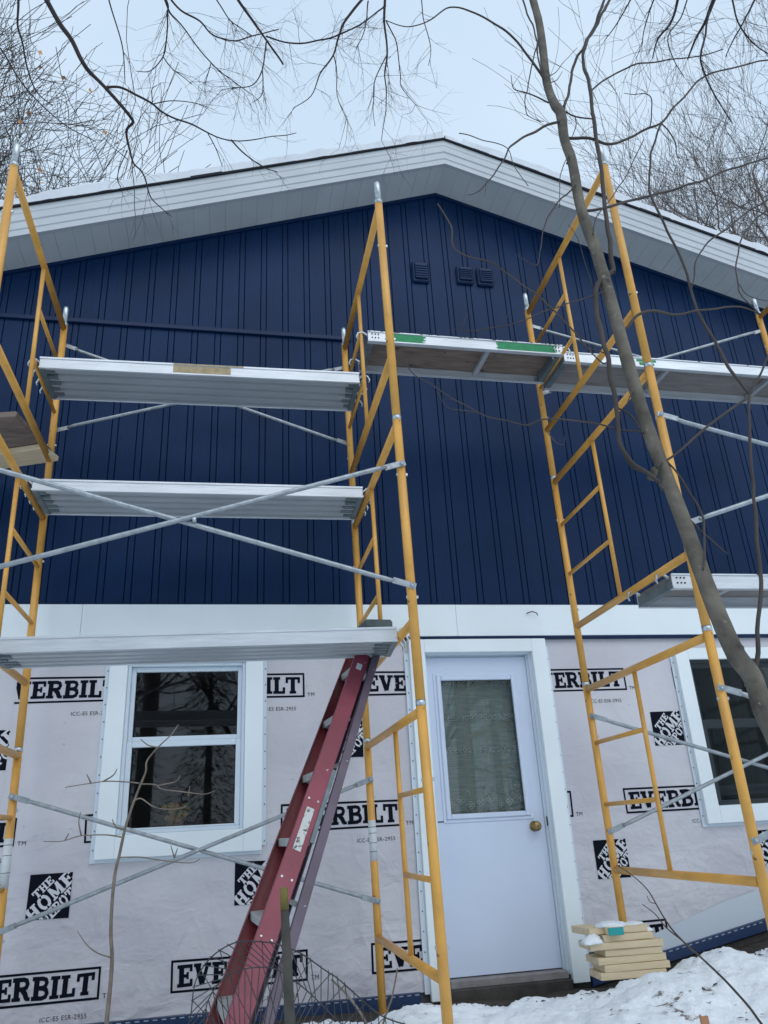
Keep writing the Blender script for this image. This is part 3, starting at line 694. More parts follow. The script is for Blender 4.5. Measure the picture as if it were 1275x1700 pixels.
b = MB(); b.box((1.378, -.02, -.16), (2.1975, .2, -.050), 1, bev=.006); b.box((1.393, -.012, -.0495), (2.179, .16, -.002), bev=.006); hb(b, 'threshold', [CONC, DARKC])

# ================================================================ SCAFFOLD
FH = 1.524
def frame_proto(flip, W=1.52):
    root = empty('scaffold_section')
    for y in (0, -W):
        b = MB(); b.tube([(0, y, .0), (0, y, FH-.028)], .0235, 14); p = b.build('post', YEL, root)
        b = MB(); b.tube([(0, y, FH-.028), (0, y, FH-.002)], .0245, 14); b.tube([(0, y, FH-.002), (0, y, FH+.125), (0, y, FH+.145)], [.0190, .0190, .015], 12); b.build('coupling_pin', PIN, p)
        for z in (.50, 1.17):
            b = MB(); b.box((-.028, y-.006, z-.008), (.034, y+.006, z+.008), bev=.003); b.build('brace_stud', PIN, p)
    b = MB(); b.tube([(0, -.02, FH-.05), (0, -W+.02, FH-.05)], .0215, 12); b.build('top_bar', YEL, root)
    b = MB(); b.tube([(0, -.02, .38), (0, -W+.02, .38)], .0215, 12); b.build('bottom_bar', YEL, root)
    yl = -.70 if not flip else -(W-.62)
    b = MB(); b.tube([(0, yl, .38), (0, yl, FH-.05)], .0135, 10); b.build('ladder_upright', YEL, root)
    ya, yb = (0, yl) if not flip else (yl, -W)
    for z in (.755, 1.13):
        b = MB(); b.tube([(0, ya, z), (0, yb, z)], .0135, 10); b.build('rung', YEL, root)
    return root
protoA = frame_proto(False); protoB = frame_proto(True)
used = {id(protoA): False, id(protoB): False}
def place_frame(p, loc, rot, label, sy=1):
    if used[id(p)]: o = copy_tree(p)
    else: o = p; used[id(p)] = True
    o.location = loc; o.rotation_euler = rot; o.scale = (1, sy, 1)
    return tag(o, label, 'scaffold section', 'yellow tubular frames of the scaffold')
towers = {}
def tower(name, x0, lean, y0, rz, base, flips, labels, sy=1):
    for k in range(3):
        z = base+k*FH; x = x0+lean*z
        towers[name, k] = place_frame(protoB if flips[k] else protoA, (x, y0, z), (0, math.atan(lean), rz), labels[k], sy)
tower('L', -1.205, -.0165, -.30, 0, -.065, (0, 0, 0), ('lowest yellow frame of the stack at the left edge of the wall', 'middle yellow frame of the left stack, beside the two upper aluminium planks', 'topmost yellow frame of the left stack, its post reaching past the roof edge'), .99)
tower('M', .903, -.0165, -.30, 0, -.08, (1, 0, 0), ('lowest yellow frame between ladder and white door', 'middle yellow frame of the central stack above the door corner', 'topmost yellow frame of the central stack, ending below the roof peak'))
tower('R', 2.348, -.006, -.545, -.026, .212, (0, 0, 0), ('lowest yellow frame right of the door, standing on the pile of boards', 'middle yellow frame of the stack right of the door, behind the leaning trunk', 'topmost yellow frame of the stack behind the tree trunk, rising above the roof edge'), .985)
tower('F', 4.47, -.01, -.62, .0, .30, (0, 0, 0), ('lowest yellow frame of the stack just outside the right edge', 'middle yellow frame of the stack just outside the right edge', 'topmost yellow frame at the right edge under the eave'))
# worn paint sleeves on lower posts
b = MB(); b.tube([(0, 0, .80), (0, 0, 1.03)], .0241, 14)
for z in (.85, .90, .955, .99): b.tube([(0, 0, z), (0, 0, z+.003)], .0244, 14, 1)
o = b.build('worn_paint_band', [TAPE, GASKET], towers['M', 0])
b = MB(); b.tube([(0, 0, .76), (0, 0, 1.02)], .0241, 14)
for z in (.84, .93, .985): b.tube([(0, 0, z), (0, 0, z+.003)], .0244, 14, 1)
o = b.build('worn_paint_band', [TAPE, GASKET], towers['L', 0])

def brace(a1, a2, b1, b2, label, r=.0125):
    """two tubes crossing: a1->a2 and b1->b2, pinned in the middle; flattened ends"""
    c = (Vector(a1)+Vector(a2))/2; root = tag(empty('cross_brace', c), label, 'cross brace', 'galvanised cross braces of the scaffold')
    for i, (p, q) in enumerate(((a1, a2), (b1, b2))):
        p = Vector(p)-c; q = Vector(q)-c; off = Vector((0, -.012 if i else .012, 0)); d = (q-p).normalized()
        b = MB(); b.tube([p+d*.09+off*.3, p+d*.14+off, q-d*.14+off, q-d*.09+off*.3], [r*.8, r, r, r*.8], 10)
        for e, s in ((p, 1), (q, -1)):
            b.beam(e-d*s*.02, e+d*s*.10, (0, 0, 1), .032, .007, bev=.002); b.lathe((e.x, e.y, e.z), [(.012, -.008), (.012, .012), (.0, .012)], 8)
        b.build('brace_tube', GALV, root)
    m = (Vector(a1)+Vector(a2)+Vector(b1)+Vector(b2))/4-c
    b = MB(); b.lathe((m.x, m.y, m.z), [(.010, -.03), (.010, .03), (0, .03)], 8); b.build('centre_rivet', PIN, root)
XLz = lambda z: -1.205-.0165*z
XMz = lambda z: .903-.0165*z
YO_ = -1.82
def cross(xa, xb, y, z1, z2, label, y2=None, z3=None, z4=None):
    y2 = y if y2 is None else y2; z3 = z1 if z3 is None else z3; z4 = z2 if z4 is None else z4
    brace((xa(z2), y, z2), (xb(z3), y2, z3), (xa(z1), y, z1), (xb(z4), y2, z4), label)
cross(XLz, XMz, YO_+.0-.03, 2.00, 2.60, 'large crossed grey tubes in front of the middle aluminium plank', z3=1.995, z4=2.665)
cross(XLz, XMz, -.33, .48, 1.18, 'crossed grey tubes low in front of the house wrap and sash window', z3=.50, z4=1.19)
cross(XLz, XMz, -.27, 3.615, 4.34, 'crossed grey tubes against the navy siding behind the topmost left plank', z3=3.605, z4=4.29)
XRz = lambda z: 2.35-.006*z
XRo = lambda z: 2.306-.006*z
XFz = lambda z: 4.47-.01*z
cross(XRz, XFz, -.57, .81, 1.51, 'crossed grey tubes low beside the right window, nearest the wall', y2=-.62, z3=.85, z4=1.55)
cross(XRo, XFz, -2.06, .76, 1.43, 'crossed grey tubes at the right edge on the outer posts, lowest pair', y2=-2.14, z3=.80, z4=1.47)
cross(XRo, XFz, -2.06, 2.27, 2.92, 'crossed grey tubes at the right edge before the siding, middle pair', y2=-2.14, z3=2.33, z4=2.96)
cross(XRz, XFz, -.53, 3.98, 4.63, 'crossed grey tubes beneath the right eave, highest pair', y2=-.62, z3=4.04, z4=4.69)

# ---------------------------------------------------------------- planks
def plank_alu(p0, p1, width, h, label, stain=False):
    """all-aluminium plank; p0,p1 = front upper edge ends; width goes towards the wall"""
    p0 = Vector(p0); p1 = Vector(p1); d = (p1-p0); L = d.length; ang = math.atan2(d.y, d.x); tilt = -math.asin(d.z/L)
    root = tag(empty('scaffold_plank', p0, (0, tilt, ang)), label, 'scaffold plank', 'scaffold planks hooked on the frames')
    b = MB()
    for y in (0, width-.014): b.box((.0, y, -h), (L, y+.014, 0), bev=.003)
    b.box((.0, -.006, -h), (L, -.0005, -h+.010)); b.box((0, -.005, -.012), (L, -.0005, 0))
    if stain: b.box((L*.4, -.0058, -.0118), (L*.62, -.0052, -.001), 1); b.box((L*.4, -.0014, -h+.014), (L*.58, -.0004, -.016), 1)
    b.build('side_rail', [ALU, mat('dried_adhesive', (.42, .33, .20), .8, var=.3, vscale=20)], root)
    b = MB(); n = 4; wv = (width-.028)/n; pts = []
    for k in range(n):
        y = .014+k*wv; zt = -h+.006
        pts += [(y, zt), (y+wv*.55, zt), (y+wv*.60, zt+.030), (y+wv*.95, zt+.034)]
    pts.append((width-.014, -h+.006))
    vs = [(.03, y, z) for y, z in pts]+[(L-.03, y, z) for y, z in pts]; m = len(pts)
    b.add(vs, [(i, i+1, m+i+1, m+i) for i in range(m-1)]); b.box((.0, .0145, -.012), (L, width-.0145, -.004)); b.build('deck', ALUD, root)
    for xx, s in ((0, 1), (L, -1)):
        b = MB(); b.box((xx-s*.002, .0145, -h-.002), (xx+s*.034, width-.0145, -.013), bev=.004)
        for k in range(5): # jagged stiffener shapes
            y = .03+k*(width-.06)/5; b.box((xx+s*.034, y, -h-.001), (xx+s*rnd.uniform(.07, .12), y+.035, -h+.030))
        b.build('end_cap', CAPM, root)
        for y in (.03, width*.38, width*.66, width-.03):
            b = MB(); pts = [(xx+s*.02, y, -.04), (xx-s*.0, y, -.03), (xx-s*.030, y, .0), (xx-s*.062, y, -.008), (xx-s*.074, y, -.034), (xx-s*.068, y, -.055)]
            b.tube(pts, [.006, .007, .007, .007, .006, .004], 8); b.build('hook', PIN, root)
    return root
plank_alu((-1.235, -.955, 3.775), (.815, -.975, 3.785), .39, .082, 'long ribbed aluminium plank with tan smear, highest of the three on the left', True)
plank_alu((-1.205, -.86, 2.965), (.820, -.88, 2.970), .395, .075, 'ribbed aluminium plank behind the crossed tubes, middle of the three on the left')
plank_alu((-1.22, -1.345, 1.868), (.850, -1.535, 1.868), .385, .078, 'ribbed aluminium plank above the sash window, lowest of the three on the left')
def plank_ply(p0, p1, width, h, label, greens=(), marks=False, members=(1.0,), deck=None):
    p0 = Vector(p0); p1 = Vector(p1); d = (p1-p0); L = d.length; ang = math.atan2(d.y, d.x); tilt = -math.asin(d.z/L)
    root = tag(empty('scaffold_plank', p0, (0, tilt, ang)), label, 'scaffold plank', 'scaffold planks hooked on the frames')
    b = MB()
    for y in (0, width-.006): b.box((0, y, -h), (L, y+.006, 0), bev=.002)
    b.box((0, .0065, -h), (L, .030, -h+.004)); b.box((0, width-.03, -h), (L, width-.0065, -h+.004)); b.box((0, -.007, -.010), (L, -.0005, .0), bev=.002); b.box((0, -.006, -h), (L, -.0005, -h+.008))
    rail = b.build('side_rail', ALU, root)
    b = MB(); b.box((.01, .0068, -.016), (L-.01, width-.0068, -.003)); b.build('plywood_deck', deck or PLY, root)
    for xx in members:
        xx = xx*L
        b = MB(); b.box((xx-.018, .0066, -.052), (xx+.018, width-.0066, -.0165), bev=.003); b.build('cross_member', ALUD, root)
    for xx, s in ((0, 1), (L, -1)):
        b = MB(); b.box((xx+s*.001, .0066, -h+.006), (xx+s*.045, width-.0066, -.0165), bev=.003); b.build('end_cap', CAPM, root)
        for y in (.035, width-.035):
            b = MB(); b.tube([(xx+s*.02, y, -.03), (xx, y, -.012), (xx-s*.03, y, .008), (xx-s*.062, y, .0), (xx-s*.074, y, -.03), (xx-s*.066, y, -.05)], [.007, .008, .008, .008, .007, .004], 8); b.build('hook', PIN, root)
        b = MB()
        for i in range(3):
            for j in range(2): b.lathe((xx+s*(.03+i*.022), -.001, -h*.62+j*h*.34), [(.005, 0), (.005, .003), (0, .003)], 8)
        b.build('rivets', GASKET, rail)
    if greens:
        for (a, c) in greens:   # sprayed patches with ragged ends
            b = MB()
            for i in range(26):
                zz = -h+.012+(h-.024)*i/26; e1 = .05*abs(fbm(i*.35, a, 1)); e2 = .06*abs(fbm(i*.3, c, 2))
                b.add([(a+e1, -.0012, zz), (c-e2, -.0012, zz), (c-e2, -.0012, zz+(h-.024)/26), (a+e1, -.0012, zz+(h-.024)/26)], [(0, 1, 2, 3)])
            b.build('green_paint', GREEN, rail)
    if marks:
        b = MB()
        for (a, c, z0, z1) in marks: b.add([(a, -.0012, -h*z0), (c, -.0012, -h*z0), (c, -.0012, -h*z1), (a, -.0012, -h*z1)], [(0, 1, 2, 3)])
        b.build('stamped_marks', GREEN, rail)
    # splatter on the top edge
    b = MB()
    for k in range(60 if greens else 10):
        x = rnd.uniform(0, L); b.box((x, -.0085, -.006*rnd.random()-.002), (x+rnd.uniform(.003, .02), -.0068, -.0005))
    b.build('dirt_specks', mat('dirt_speck', (.08, .06, .04), .9), rail)
    return root
plank_ply((.875, -1.045, 4.085), (2.315, -1.035, 4.085), .40, .085, 'plywood and aluminium plank with green spray paint above the door', ((.14, .42), (.93, 1.40)), members=(.62,))
plank_ply((2.325, -1.015, 4.045), (4.42, -.99, 4.045), .40, .085, 'plywood and aluminium plank right of the green painted one, running under the eave', (), ((.58, .74, .2, .45), (.60, .64, .5, .8), (.68, .72, .55, .8)), members=(.42, .85), deck=PLYG)
plank_ply((2.345, -1.76, 2.10), (4.45, -1.78, 2.095), .40, .085, 'short visible end of a plank at the right edge above the white band', members=(.2, .6), deck=PLYG)
# timber boards at the left edge
b = MB(); b.box((-1.9, -.26, 0), (.0, .26, .04), bev=.004)
o = b.build('timber_board', PLY, None, (-1.30, -.60, 3.392)); o.rotation_euler = (0, 0, R_(-12)); tag(o, 'dark weathered board at the left edge lying on the pale one', 'board')
b = MB(); b.box((-1.6, -.1, 0), (.0, .1, .038), bev=.004)
o = b.build('timber_board', PALE, None, (-1.235, -.42, 3.350)); o.rotation_euler = (0, R_(0), R_(-22)); tag(o, 'pale fresh board with a knot poking out past the left frame', 'board')

# ---------------------------------------------------------------- step ladder (closed, leaning to the right)
lad = tag(empty('stepladder', at(414, 1640, -2.2)), 'closed red fibreglass stepladder leaning under the lowest left plank', 'stepladder')
LO = lad.location.copy()
nt_ = at(601, 1092, -1.17); nb = at(414, 1640, -2.15); dirN = (nt_-nb).normalized()
N0 = nb-dirN*((nb.z+.38)/dirN.z); N1 = nt_+dirN*((1.985-nt_.z)/dirN.z)
ft = at(586, 1092, -.84); fb_ = at(381, 1640, -1.72); dirF = (ft-fb_).normalized()
F0 = fb_-dirF*((fb_.z+.36)/dirF.z); F1 = ft+dirF*((1.995-ft.z)/dirF.z)
side = (Vector(((N1-N0).z, 0, -(N1-N0).x))).normalized()   # across the rail, pointing right-down
def rail(a, b_, wd, th, mweb, name, flange=True, sgn=1, mats=None):
    b = MB(); a = a-LO; b_ = b_-LO
    b.beam(a, b_, side, wd, th, 0, bev=.002)
    if flange:
        yv = (b_-a).normalized().cross(side); yv = yv if yv.y > 0 else -yv
        for s in (-1, 1): b.beam(a+side*s*(wd/2-.003)+yv*sgn*.022, b_+side*s*(wd/2-.003)+yv*sgn*.022, yv, .038, .005, 1, bev=.001)
    return b.build(name, mats or [mweb, RED], lad)
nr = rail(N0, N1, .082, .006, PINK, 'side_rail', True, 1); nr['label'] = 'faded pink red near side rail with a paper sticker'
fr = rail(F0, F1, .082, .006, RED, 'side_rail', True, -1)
# steps
nsteps = 7
for k in range(nsteps):
    z = .02+k*.285; tn = (z-N0.z)/(N1.z-N0.z); tf = (z-F0.z)/(F1.z-F0.z)
    A = N0.lerp(N1, tn)-LO+Vector((0, .008, 0)); B = F0.lerp(F1, tf)-LO-Vector((0, .008, 0)); h = (B-A).normalized()
    b = MB(); b.beam(A, B, (1, 0, 0), .078, .005, bev=.001); b.beam(A+Vector((-.037, 0, -.016)), B+Vector((-.037, 0, -.016)), (0, 0, 1), .030, .004); b.beam(A+Vector((.037, 0, -.016)), B+Vector((.037, 0, -.016)), (0, 0, 1), .030, .004)
    for e, s in ((A, 1), (B, -1)): b.add([e+Vector((-.035, .012*s, -.004)), e+Vector((.035, .012*s, -.004)), e+Vector((.02, .012*s, -.075)), e+Vector((-.005, .012*s, -.075))], [(0, 1, 2, 3)])
    b.build('step', STEP, lad)
# rear rails
q1 = at(626, 1085, -1.16); q0 = at(463, 1640, -2.12); dq = (q1-q0).normalized(); Q0 = q0-dq*((q0.z+.36)/dq.z); Q1 = q1+dq*((1.93-q1.z)/dq.z)
rr_ = rail(Q0, Q1, .040, .005, PURP, 'rear_rail', True, 1, [PURP, PURP])
rr_['label'] = 'thin purple grey rear rail'
q1 = at(612, 1092, -.86); q0 = at(432, 1640, -1.72); dq = (q1-q0).normalized(); Q2 = q0-dq*((q0.z+.34)/dq.z); Q3 = q1+dq*((1.93-q1.z)/dq.z)
rail(Q2, Q3, .040, .005, PURP, 'rear_rail', True, -1, [PURP, PURP])
for z in (.1, .62, 1.2, 1.7):
    tn = (z-Q0.z)/(Q1.z-Q0.z); tf = (z-Q2.z)/(Q3.z-Q2.z); b = MB(); b.beam(Q0.lerp(Q1, tn)-LO, Q2.lerp(Q3, tf)-LO, (1, 0, 0), .03, .012, bev=.002); b.build('rear_brace', STEP, lad)
# spreader bars folded between front and rear
for (s0, s1) in ((.53, .66),):
    b = MB(); a = N0.lerp(N1, s0)+side*.052+Vector((0, -.006, 0)); c = N0.lerp(N1, s1)+side*.048+Vector((0, -.006, 0)); b.beam(a-LO, c-LO, side, .020, .005, bev=.001); b.build('spreader', CAPM, lad)
# top cap
tcn = (N1+F1)/2-LO+Vector((.03, -.0, .0)); ax = (F1-N1).normalized(); b = MB()
b.beam(N1-LO-ax*.05+Vector((.03, 0, .02)), F1-LO+ax*.05+Vector((.03, 0, .02)), (1, 0, 0), .17, .055, bev=.012); b.beam(N1-LO-ax*.02+Vector((.03, 0, -.02)), F1-LO+ax*.02+Vector((.03, 0, -.02)), (1, 0, 0), .12, .05, bev=.008); b.build('top_cap', CAP2, lad)
# sticker + scuff
def on_rail(name, m, s0, s1, w_, offs=0):
    a = N0.lerp(N1, s0)-LO; c = N0.lerp(N1, s1)-LO; nv = (c-a).normalized().cross(side); nv = nv if nv.y < 0 else -nv
    b = MB(); b.beam(a+nv*.0045+side*offs, c+nv*.0045+side*offs, side, w_, .001); b.build(name, m, nr)
zt = lambda u, v: None
def s_at(v, u):
    best = min(range(0, 1001), key=lambda i: abs(proj_v(N0.lerp(N1, i/1000))-v)); return best/1000
def proj_v(P):
    d = P-CP; return 850-FP*d.dot(CU)/d.dot(CF)
on_rail('paper_sticker', STICK, s_at(1412, 0), s_at(1342, 0), .036)
on_rail('white_scuff', WTXT, s_at(1112, 0), s_at(1103, 0), .03)
for v in (1330, 1460, 1560):
    for s in (-1, 1): on_rail('rivet', PIN, s_at(v, 0), s_at(v-3, 0), .008, s*.022)

# ---------------------------------------------------------------- lumber pile under the right stack
pileb = []
boards = [(2.12, 2.52, -.64, .030, -4, 0), (2.15, 2.55, -.64, .068, -3, 0), (2.12, 2.54, -.63, .106, -2, 0), (2.17, 2.52, -.63, .144, -4, 1), (2.08, 2.53, -.64, .182, -3, 0), (2.17, 2.48, -.63, .220, -2, 0)]
lbl = ['lowest short board of the pale lumber pile, half under snow', 'second short board from the bottom of the lumber pile', 'third short board from the bottom of the lumber pile', 'fourth board of the lumber pile with a darker cut end', 'long board near the top of the lumber pile, jutting left', 'board directly under the top pieces of the lumber pile']
for i, (x0, x1, y0, z, a, dk) in enumerate(boards):
    L = x1-x0; b = MB(); b.box((-L/2, 0, 0), (L/2, .19, .0365), bev=.003)
    o = b.build('lumber_offcut', PALE, None, ((x0+x1)/2, y0, z)); o.rotation_euler = (0, R_(rnd.uniform(-.4, .4)), R_(a)); tag(o, lbl[i], 'board', 'short boards piled under the scaffold post')
for (x, y, s, z, a, m, lb) in ((2.155, -.60, .12, .258, 8, PALE, 'small pale block on the left of the top of the lumber pile'), (2.37, -.62, .17, .258, -6, PALE, 'pale wood block on the right of the top of the lumber pile')):
    b = MB(); b.box((-s/2, 0, 0), (s/2, .20, .038), bev=.003); o = b.build('lumber_offcut', m, None, (x, y, z)); o.rotation_euler = (0, 0, R_(a)); tag(o, lb, 'board', 'short boards piled under the scaffold post')
b = MB(); b.box((-.045, 0, 0), (.045, .16, .038), bev=.003); b.box((-.0455, -.002, -.0005), (.0455, .012, .0385), 1, bev=.002)
o = b.build('lumber_offcut', [PALE, TEAL], None, (2.235, -.67, .258)); o.rotation_euler = (0, 0, R_(-4)); tag(o, 'short block with a teal painted end on top of the lumber pile', 'board', 'short boards piled under the scaffold post')
# snow caps on the pile
def blob(c, rx, ry, rz, name='snow_clump', lb=None):
    b = MB(); n, m = 18, 9; vs = []
    for j in range(m+1):
        th = math.pi/2*j/m
        for i in range(n):
            a = 2*math.pi*i/n; q = 1+.55*fbm(math.cos(a)*1.3+c[0]*5, math.sin(a)*1.3+c[1]*5, th)
            vs.append((rx*math.cos(a)*math.cos(th)*q, ry*math.sin(a)*math.cos(th)*q, rz*math.sin(th)*(1+.25*fbm(math.cos(a)*2+c[0]*9, math.sin(a)*2, th*2))))
    b.add(vs, [(j*n+i, j*n+(i+1) % n, (j+1)*n+(i+1) % n, (j+1)*n+i) for j in range(m) for i in range(n)]+[list(range(n))[::-1]], 0, True)
    o = b.build(name, SNOW, None, c); return tag(o, lb, 'snow clump')
blob((2.25, -.58, .293), .10, .06, .03, lb='white snow cap on the topmost blocks of the lumber pile, centre')
blob((2.10, -.62, .218), .06, .04, .045, lb='white snow lump on the left shoulder of the lumber pile')
blob((2.39, -.57, .293), .07, .045, .018, lb='thin snow cap on the right block of the lumber pile')
blob((2.47, -.57, .254), .035, .035, .025, lb='small snow lump at the right shoulder of the lumber pile')
blob((3.50, -.38, .10), .06, .05, .07, lb='loose snow lump by the blue base strip, left of two')
blob((3.66, -.36, .14), .08, .06, .07, lb='loose snow lump by the blue base strip, right of two')
blob((2.36, -.30, -.10), .035, .03, .03, lb='tiny snow crumb on the soil right of the door casing')
# wood chip
b = MB(); b.prism([(-.02, -.03), (.02, -.03), (.018, .032), (-.004, .030), (-.022, .04)], -.006, .006); o = b.build('wood_chip', CHIP, None, at(1171, 1700, -1.5)); tag(o, 'small orange wood chip sticking up from the snow', 'wood chip')

# ---------------------------------------------------------------- traced branches
def wpx(P, px): return px*depth(P)/FP/2
def trace(pts, Y0, Y1, w0, w1, b, n=6, m=0, sub=5, jit=.0, seed=0):
    """pts are picture positions; the limb runs from depth plane Y0 to Y1 with widths in source pixels"""
    P = [at(u, v, Y0+(Y1-Y0)*i/(len(pts)-1)) for i, (u, v) in enumerate(pts)]
    out_ = []; N = len(P)
    def cr_(p0, p1, p2, p3, t): return .5*((2*p1)+(-p0+p2)*t+(2*p0-5*p1+4*p2-p3)*t*t+(-p0+3*p1-3*p2+p3)*t**3)
    for i in range(N-1):
        p0, p1, p2, p3 = P[max(i-1, 0)], P[i], P[i+1], P[min(i+2, N-1)]
        for k in range(sub): out_.append(cr_(p0, p1, p2, p3, k/sub))
    out_.append(P[-1]); M = len(out_)
    rs = []
    for i, p in enumerate(out_):
        t = i/(M-1); w_ = w0+(w1-w0)*t; k = noise.noise(p*9+Vector((seed, 0, 0)))
        rs.append(wpx(p, w_)*(1+.12*k))
        if jit: out_[i] = p+Vector((noise.noise(p*7), noise.noise(p*7+Vector((9, 0, 0))), noise.noise(p*7+Vector((0, 9, 0)))))*jit
    b.tube(out_, rs, n, m); return out_
def sprig(b, p, d, L, r, depth_, R, n=4, droop=0, m=0, fork=2.4):
    """random twig growing from p"""
    segs = 4; pts = [p]; dd = d.normalized()
    for i in range(segs):
        dd = (dd+Vector((R.uniform(-1, 1), R.uniform(-1, 1), R.uniform(-1, 1)))*.20+Vector((0, 0, droop))*.12).normalized(); pts.append(pts[-1]+dd*L/segs)
    b.tube(pts, [r*(1-.55*i/segs) for i in range(segs+1)], n, m, cap=False)
    if depth_ > 0:
        k = int(fork)+(R.random() < fork % 1)
        for j in range(k):
            i = R.randint(1, segs); ax = Vector((R.uniform(-1, 1), R.uniform(-1, 1), R.uniform(-1, 1))).normalized()
            nd = (dd+ax*R.uniform(.5, 1.0)).normalized(); sprig(b, pts[i], nd, L*R.uniform(.5, .8), r*.55, depth_-1, R, n, droop, m, fork)

# the leaning young tree in front of the right scaffold
tr = tag(empty('leaning_tree', at(1275, 1198, -2.75)), 'slender grey young tree leaning left in front of the right scaffold stack', 'tree')
TO = tr.location.copy()
def part(b, name, m, root, O): 
    o = b.build(name, m, root); o.location = -O; return o
trunk = [(1345, 1330), (1275, 1198), (1250, 1126), (1222, 1087), (1194, 1025), (1166, 953), (1138, 874), (1110, 801), (1099, 773), (1075, 710), (1055.6, 648), (1036, 580), (1019, 517), (998, 445), (988, 411), (975, 378), (962, 336), (950, 269), (937, 231), (931, 189), (920, 172), (908, 138), (901.5, 84), (895, 38), (885, 0), (872, -50), (850, -120)]
wid = [36, 33, 32, 31, 29, 27, 25, 23, 23, 22, 21.5, 21, 20.5, 20, 19, 18, 17, 16, 15.5, 17, 15, 13.5, 13, 12.5, 12, 12, 10]
b = MB(); TY = lambda v: -2.75+.65*(1198-v)/1198
def tpath(pts, wds, b, n=12, sub=5):
    P = [at(u, v, TY(v)) for u, v in pts]; N = len(P); o = []; rr = []
    for i in range(N-1):
        p0, p1, p2, p3 = P[max(i-1, 0)], P[i], P[i+1], P[min(i+2, N-1)]
        for k in range(sub):
            t = k/sub; q = .5*((2*p1)+(-p0+p2)*t+(2*p0-5*p1+4*p2-p3)*t*t+(-p0+3*p1-3*p2+p3)*t**3); w_ = wds[i]+(wds[i+1]-wds[i])*t
            o.append(q); rr.append(wpx(q, w_)*(1+.07*noise.noise(q*14)))
    o.append(P[-1]); rr.append(wpx(P[-1], wds[-1])); b.tube(o, rr, n)
tpath(trunk, wid, b, 16)
base = at(1345, 1330, TY(1330)); b.tube([base, base+Vector((.18, -.05, -.35)), base+Vector((.32, -.05, -.95)), base+Vector((.36, -.05, -1.6))], [wpx(base, 31), .050, .058, .07], 14)
for (u, v, r) in ((1085, 783, .022), (1225, 1075, .03), (1010, 470, .02), (945, 262, .012), (1253, 1128, .03)): # knots
    p = at(u, v, TY(v)-.02); b.tube([p+Vector((0, .03, -.02)), p+Vector((0, -.005, 0)), p+Vector((-.01, -.02, .012))], [r*1.0, r*.75, r*.25], 8)
part(b, 'trunk', BARK, tr, TO)
